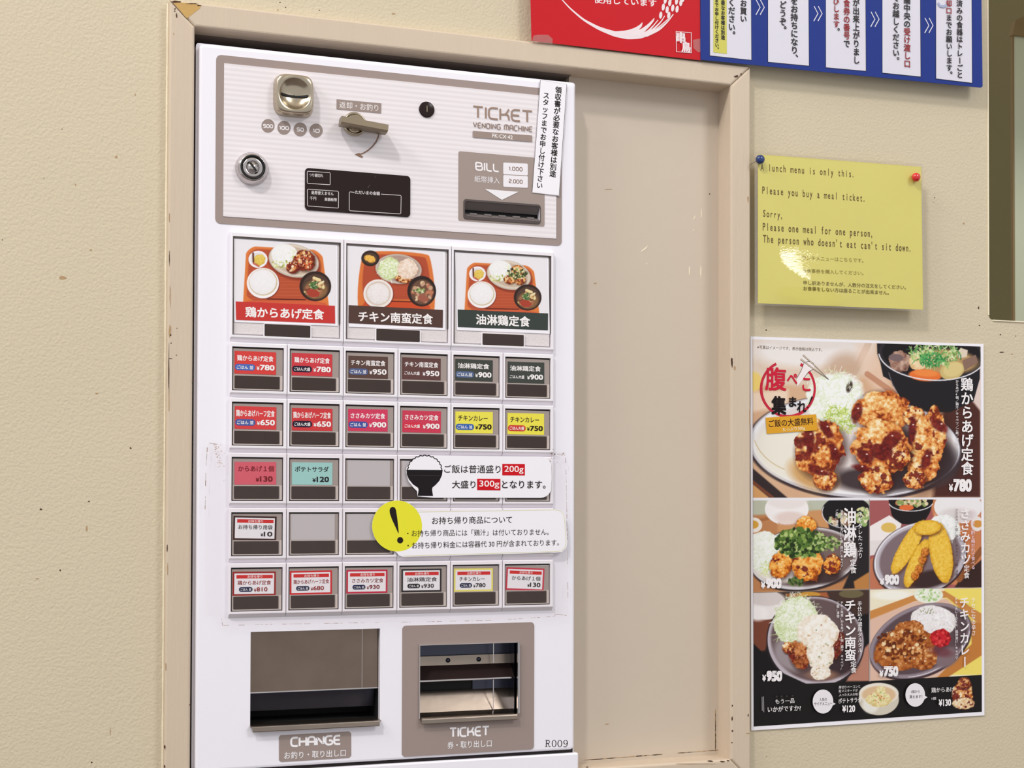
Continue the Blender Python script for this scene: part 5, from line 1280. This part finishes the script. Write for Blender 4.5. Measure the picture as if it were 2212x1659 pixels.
p.mound(450, 1060, 180, 200, [(176, 196, 130), (214, 226, 180), (238, 242, 222)], .2, .1, .2, 4); p.ell(450, 1000, 130, 110, (246, 248, 242), 0, 50, .7); p.shreds(460, 1050, 200, 210, 460, [(250, 252, 246), (234, 242, 216), (212, 226, 176), (252, 252, 250), (194, 212, 150)], .34, 4.5, 0, 41)
p.fried(480, 1340, 85, 120, -.3, 61, .15, [(110, 48, 20), (170, 92, 46), (206, 132, 76), (228, 170, 116)], .2); p.fried(385, 1280, 46, 50, .1, 62, .2, None, .3); p.fried(780, 1250, 60, 120, .2, 63, .6, [(70, 30, 20), (120, 60, 40), (160, 96, 66)], .3)
TA = [(200, 166, 128), (236, 222, 202), (248, 244, 236), (252, 250, 247)]
p.mound(630, 1150, 175, 145, TA, .2, .16, .22, 7, 1.0); p.mound(650, 1320, 110, 160, TA, 0, .16, .2, 8, 1.0); p.mound(650, 1480, 85, 62, TA, 0, .2, .2, 9, 1.0); p.specks(640, 1300, 110, 220, 26, [(214, 180, 130), (150, 160, 120), (200, 160, 130)], (4, 9), 43)
# -- lower right upper: cutlets
p.crop(1860, 1060, 3.77); p.clip([(68, 76), (985, 66), (985, 788), (68, 802)])
p.poly([(68, 79), (975, 72), (982, 790), (70, 804)], (166, 92, 92)); p.poly([(560, 74), (975, 72), (982, 790), (700, 760)], (206, 130, 84), 14); p.poly([(820, 700), (982, 560), (982, 790), (760, 790)], (56, 34, 30), 10); p.seg(982, 480, 800, 720, 50, (150, 90, 50))
p.poly([(70, 560), (140, 520), (200, 800), (70, 804)], (196, 120, 90), 12)
p.ell(790, 130, 195, 130, (240, 238, 240)); p.ell(790, 200, 150, 60, (216, 206, 206), 0, 30, .7); p.poly([(225, 76), (590, 72), (560, 180), (500, 280), (300, 270), (250, 200)], (30, 24, 28), 4); p.ell(405, 90, 178, 70, (26, 22, 24)); p.specks(420, 92, 130, 34, 60, [(206, 200, 150), (140, 160, 90), (232, 214, 180), (190, 120, 80)], (9, 22), 51); p.ell(370, 138, 60, 24, (226, 112, 60)); p.arc(405, 92, 180, 74, 12, 168, 6, (240, 238, 244))
p.poly([(70, 290), (230, 200), (330, 270), (310, 340), (160, 430), (70, 440)], (244, 238, 238), 6); p.ell(225, 300, 62, 40, (226, 190, 100)); p.poly([(70, 410), (200, 400), (130, 520), (70, 530)], (232, 226, 226), 8); p.ell(945, 270, 50, 60, (236, 230, 228)); p.ell(950, 270, 40, 30, (214, 150, 70))
p.ell(480, 560, 390, 300, (60, 40, 44), -.3, 8); p.ell(480, 552, 382, 290, (196, 190, 200), -.3); p.ell(482, 548, 340, 252, (128, 110, 116), -.3, 16); p.arc(480, 552, 372, 280, 100, 300, 7, (244, 242, 248), -.3); p.ell(560, 720, 190, 70, (60, 40, 40), -.2, 30)
p.mound(680, 300, 130, 100, [(226, 230, 226), (244, 246, 246), (250, 250, 252)], .3, .1, .2, 3); p.shreds(680, 330, 130, 120, 120, [(250, 250, 252), (236, 242, 236), (214, 222, 214)], .4, 4, 0, 52)
FY = [(176, 110, 20), (222, 166, 40), (238, 192, 66), (246, 208, 96)]
def cutlet(x, y, rx, ry, rt, sd): 
    p.ell(x + 12, y + 16, rx, ry, (90, 40, 20), rt, 20, .6); w_, m_, d_, U_, V_ = p.emask(x, y, rx, ry, rt, None, .10, 30, sd)
    p.mix(w_, m_, p.ramp(.78 + (p.noise(w_, 12, sd, 3) - .5) * .9 - np.clip(d_ - .7, 0, 1) * 1.3, FY))
cutlet(380, 460, 66, 250, .52, 71); cutlet(450, 590, 60, 215, .42, 72); cutlet(650, 500, 92, 250, -.16, 73); cutlet(540, 300, 110, 60, -.1, 74)
for x, y in ((500, 560), (470, 640), (520, 500), (440, 690)): p.fried(x, y, 32, 40, .3, int(x), 0, [(150, 70, 16), (206, 120, 40), (232, 160, 70)], .3)
# -- lower right bottom: curry
p.clip([(68, 804), (985, 790), (985, 1502), (68, 1556)]); p.poly([(70, 806), (981, 793), (984, 1500), (72, 1555)], (240, 232, 206)); p.poly([(680, 797), (981, 793), (984, 1500), (700, 1500)], (242, 222, 110), 10); p.ell(250, 850, 160, 40, (248, 246, 236), 0, 20)
p.poly([(72, 980), (430, 850), (680, 815), (980, 1000), (980, 1100), (700, 870), (440, 900), (72, 1060)], (206, 140, 74), 6); p.poly([(980, 1080), (984, 1340), (690, 1530), (600, 1530), (900, 1250), (900, 1060)], (196, 126, 60), 8); p.poly([(72, 1050), (440, 900), (700, 880), (900, 1060), (880, 1250), (620, 1520), (72, 1550)], (226, 190, 170), 12)
p.ell(550, 850, 118, 66, (236, 240, 226)); p.specks(550, 850, 100, 46, 90, [(160, 200, 120), (206, 224, 180), (244, 246, 236)], (6, 14), 61)
p.ell(485, 1230, 440, 286, (70, 50, 56), -.42, 8); p.ell(482, 1222, 432, 276, (150, 136, 146), -.42); p.ell(486, 1218, 404, 248, (92, 74, 80), -.42, 14); p.arc(485, 1222, 420, 266, 20, 120, 6, (226, 220, 228), -.42); p.ell(700, 1360, 110, 70, (130, 110, 116), -.6, 30)
p.mound(590, 1060, 190, 125, [(220, 210, 206), (238, 234, 236), (246, 246, 248)], .15, .08, .15, 3); p.specks(590, 1060, 170, 100, 120, [(250, 250, 252), (224, 218, 220), (240, 236, 238)], (5, 11), 62)
p.specks(540, 980, 60, 20, 16, [(120, 130, 60), (90, 100, 50)], (3, 6), 63)
CU = [(104, 42, 12), (146, 72, 24), (172, 94, 38), (196, 124, 64), (226, 176, 120)]
p.mound(350, 1290, 250, 170, CU, -.35, .2, .22, 5, 1.1); p.mound(380, 1150, 130, 90, CU, -.3, .2, .3, 15, 1.6); p.mound(500, 1350, 120, 110, CU, .3, .2, .3, 16, 1.6)
p.specks(360, 1330, 190, 110, 26, [(250, 226, 196)], (3, 8), 68); p.specks(330, 1250, 200, 140, 60, [(116, 52, 16), (96, 40, 12)], (8, 26), 69); p.specks(350, 1260, 210, 150, 70, [(226, 170, 110), (120, 50, 14), (206, 136, 70), (240, 214, 170)], (6, 20), 64)
p.mound(650, 1200, 84, 76, [(130, 10, 20), (190, 24, 34), (220, 60, 60)], .2, .2, .35, 6, 1.5); p.specks(650, 1210, 70, 60, 50, [(226, 70, 70), (150, 14, 26), (200, 30, 44)], (6, 16), 65); p.ell(650, 1310, 90, 40, (110, 50, 60), .2, 30, .7)
# -- bottom band and gutters
p.crop(1600, 1440, 4.096); p.clip(None)
p.poly([(90, 118), (600, 150), (1140, 128), (2150, 72), (2150, 420), (90, 545)], (24, 20, 21)); p.poly([(90, 50), (190, 20), (380, 60), (600, 160), (90, 200)], (24, 20, 21), 6)
p.ell(1222, 290, 178, 140, (214, 206, 190)); p.ell(1222, 240, 176, 96, (238, 232, 220)); p.ell(1222, 250, 150, 78, (222, 190, 150), 0, 14); p.ell(1150, 340, 70, 70, (236, 234, 226), .6, 30)
p.mound(1222, 290, 112, 66, [(206, 176, 110), (234, 218, 160), (244, 238, 206)], 0, .2, .2, 7, 1.2); p.mound(1240, 220, 46, 50, [(206, 176, 110), (234, 218, 160), (244, 238, 206)], 0, .3, .2, 8, 1.2); p.specks(1220, 270, 80, 50, 18, [(206, 110, 70), (170, 190, 100)], (4, 9), 71)
p.fried(1965, 240, 90, 115, .1, 81, .8, None, .2); p.fried(1980, 145, 56, 48, .3, 82, .6, None, .3); p.fried(1968, 325, 96, 50, 0, 83, .15, [(206, 150, 100), (236, 206, 160), (248, 236, 214)], .3)
p.crop(0, 0, 1)
p.poly([(1625, 1075.3), (2122, 1074.3), (2122, 1078.6), (1625, 1080)], (238, 236, 242)); p.seg(1878, 1079, 1879, 1473, 1.3, (150, 140, 140)); p.seg(1625, 1281, 1878, 1273, 1, (120, 110, 100)); p.seg(1879, 1273.6, 2121, 1269.8, 1, (200, 190, 180))
Pn.build('menu_photographs', YM - .0008, M['inkg'], t)
ik = Ink(YM - .0009).crop(1600, 720, 4.096)
WT = (246, 242, 244)
ik.text('※写真はイメージです。表示価格は税込です。', 146, 122, 722, 146, 32, (110, 84, 60), .0)
ring = [(418 + 237 * math.cos(a), 490 + 245 * math.sin(a)) for a in [math.radians(d) for d in range(-62, 250, 6)]]
ik.line(ring, 22, (200, 44, 66), ws=[25 - 5 * abs(math.sin(i * .16)) for i in range(len(ring))])
ik.poly([(495, 400), (535, 330), (560, 262), (600, 248), (640, 262), (655, 290), (640, 318), (600, 340), (560, 395), (500, 470)], (244, 236, 236))
for l in ([(535, 330), (560, 262), (600, 248), (640, 262), (655, 290)], [(600, 290), (625, 300), (640, 318), (600, 340), (560, 395)], [(495, 400), (535, 330)]): ik.line(l, 3.5, (70, 50, 50))
for l in ([(552, 192), (660, 290), (778, 408)], [(530, 228), (650, 320), (772, 404)]): ik.line(l, 9, (60, 40, 36), ws=[12, 9, 5]); ik.line(l, 4, (236, 214, 190), ws=[7, 4, 1])
ik.text('腹', 216, 400, 404, 408, 208, (206, 36, 62), .02); ik.text('ぺ', 408, 400, 500, 405, 92, (206, 36, 62), .02); ik.text('こ', 545, 452, 618, 456, 118, (206, 36, 62), .02)
ik.text('集', 270, 636, 402, 640, 168, (30, 22, 24), .03); ik.text('ま', 425, 606, 492, 608, 90, (30, 22, 24), .03); ik.text('れ', 496, 648, 580, 652, 100, (30, 22, 24), .02); ik.line([(632, 560), (600, 632)], 10, (30, 22, 24), ws=[14, 5]); ik.ell(592, 655, 7, 7, (30, 22, 24))
ik.poly([(217, 747), (665, 716), (676, 858), (229, 890)], (224, 164, 48)); ik.text('ご飯の大盛無料', 246, 800, 640, 776, 66, (60, 30, 24), .012); ik.text('たっぷり300g', 368, 856, 566, 840, 36, (250, 238, 206), .008)
ik.vtext('鶏からあげ定食', 1998, 392, 2002, 1258, 112, WT, .018); ik.vtext('からあげ4個／鶏汁／キャベツ／ご飯／漬物', 1911, 412, 1911, 982, 28, WT, .006)
ik.text('¥', 1838, 1366, 1874, 1366, 66, WT, .03); ik.text('780', 1878, 1344, 2040, 1346, 112, WT, .05)
ik.crop(1600, 1060, 3.77)
ik.vtext('油淋鶏', 886, 138, 886, 548, 108, WT, .022); ik.vtext('定食', 912, 556, 914, 676, 54, WT, .012); ik.vtext('ネギダレたっぷり', 968, 168, 970, 552, 40, WT, .006); ik.vtext('油淋鶏(からあげ)4個/鶏汁/キャベツ/', 818, 155, 818, 646, 24, WT, .004); ik.vtext('ご飯/漬物', 779, 152, 779, 296, 24, WT, .004)
ik.text('¥', 160, 768, 196, 768, 58, WT, .04); ik.text('900', 200, 754, 328, 754, 84, WT, .06)
ik.vtext('チキン南蛮', 886, 884, 888, 1388, 96, WT, .022); ik.vtext('定食', 912, 1386, 914, 1484, 50, WT, .012); ik.vtext('手仕込み濃厚タルタル', 964, 898, 966, 1318, 38, WT, .004); ik.vtext('チキン南蛮(からあげ)4個/鶏汁 キャベツ/', 818, 898, 820, 1462, 24, WT, .004); ik.vtext('ご飯/漬物', 786, 900, 786, 1036, 24, WT, .004)
ik.text('¥', 170, 1524, 200, 1524, 54, WT, .04); ik.text('950', 204, 1508, 332, 1508, 88, WT, .06)
ik.crop(1860, 1060, 3.77)
ik.vtext('ささみカツ', 838, 140, 846, 604, 86, WT, .016); ik.vtext('定食', 852, 604, 852, 716, 48, WT, .01); ik.vtext('おろしポン酢と梅だれで食べる', 903, 148, 905, 640, 34, (240, 214, 228), .004); ik.vtext('ささみカツ4個/鶏汁/キャベツ/ご飯/漬物', 770, 146, 772, 696, 24, (70, 30, 30), .004)
ik.text('¥', 146, 740, 180, 740, 56, WT, .04); ik.text('900', 184, 724, 302, 724, 84, WT, .06)
ik.vtext('チキンカレー', 832, 862, 836, 1440, 84, WT, .016); ik.vtext('クセになる辛さ', 904, 868, 908, 1178, 38, WT, .004); ik.vtext('チキンカレーライス/福神漬け/キャベツ', 766, 868, 770, 1372, 24, WT, .004)
ik.text('¥', 140, 1488, 172, 1488, 54, WT, .04); ik.text('750', 176, 1470, 294, 1468, 84, WT, .06)
ik.crop(1600, 1440, 4.096)
ik.line([(180, 264), (182, 388)], 5, (180, 176, 180)); ik.line([(192, 262), (196, 400)], 5, (180, 176, 180))
ik.text('もう一品', 298, 308, 466, 298, 42, WT, .004); ik.text('いかがですか?', 230, 376, 522, 362, 50, WT, .008)
for x in (308, 352, 398, 448): ik.ell(x, 262 - (x - 308) * .05, 9, 7, (64, 58, 60), n=10, up=False)
ik.ell(718, 306, 91, 106, (238, 234, 240)); ik.poly([(800, 310), (830, 326), (796, 346)], (238, 234, 240)); ik.text('人気の', 686, 290, 752, 286, 28, (40, 30, 30), .004); ik.text('サイドメニュー', 640, 328, 800, 322, 30, (40, 30, 30), .004)
ik.ell(1533, 248, 87, 104, (238, 234, 240)); ik.poly([(1612, 252), (1642, 268), (1610, 288)], (238, 234, 240)); ik.text('1個から', 1496, 220, 1572, 216, 26, (40, 30, 30), .004); ik.text('買えます！', 1482, 266, 1594, 262, 28, (40, 30, 30), .004)
ik.text('厚切りベーコンと', 856, 182, 1046, 172, 26, WT, .002); ik.text('粒マスタードが', 856, 214, 1024, 206, 26, WT, .002); ik.text('入った大人の味', 858, 248, 1024, 240, 26, WT, .002)
ik.text('ポテトサラダ', 852, 302, 1056, 288, 46, WT, .006); ik.text('¥120', 886, 372, 1000, 366, 62, WT, .03)
ik.text('鶏からあげ', 1674, 206, 1878, 196, 46, WT, .006); ik.text('1個', 1676, 280, 1714, 277, 26, WT, .002); ik.text('¥130', 1738, 318, 1846, 312, 62, WT, .03)
ik.build('print', M['ink'], t)
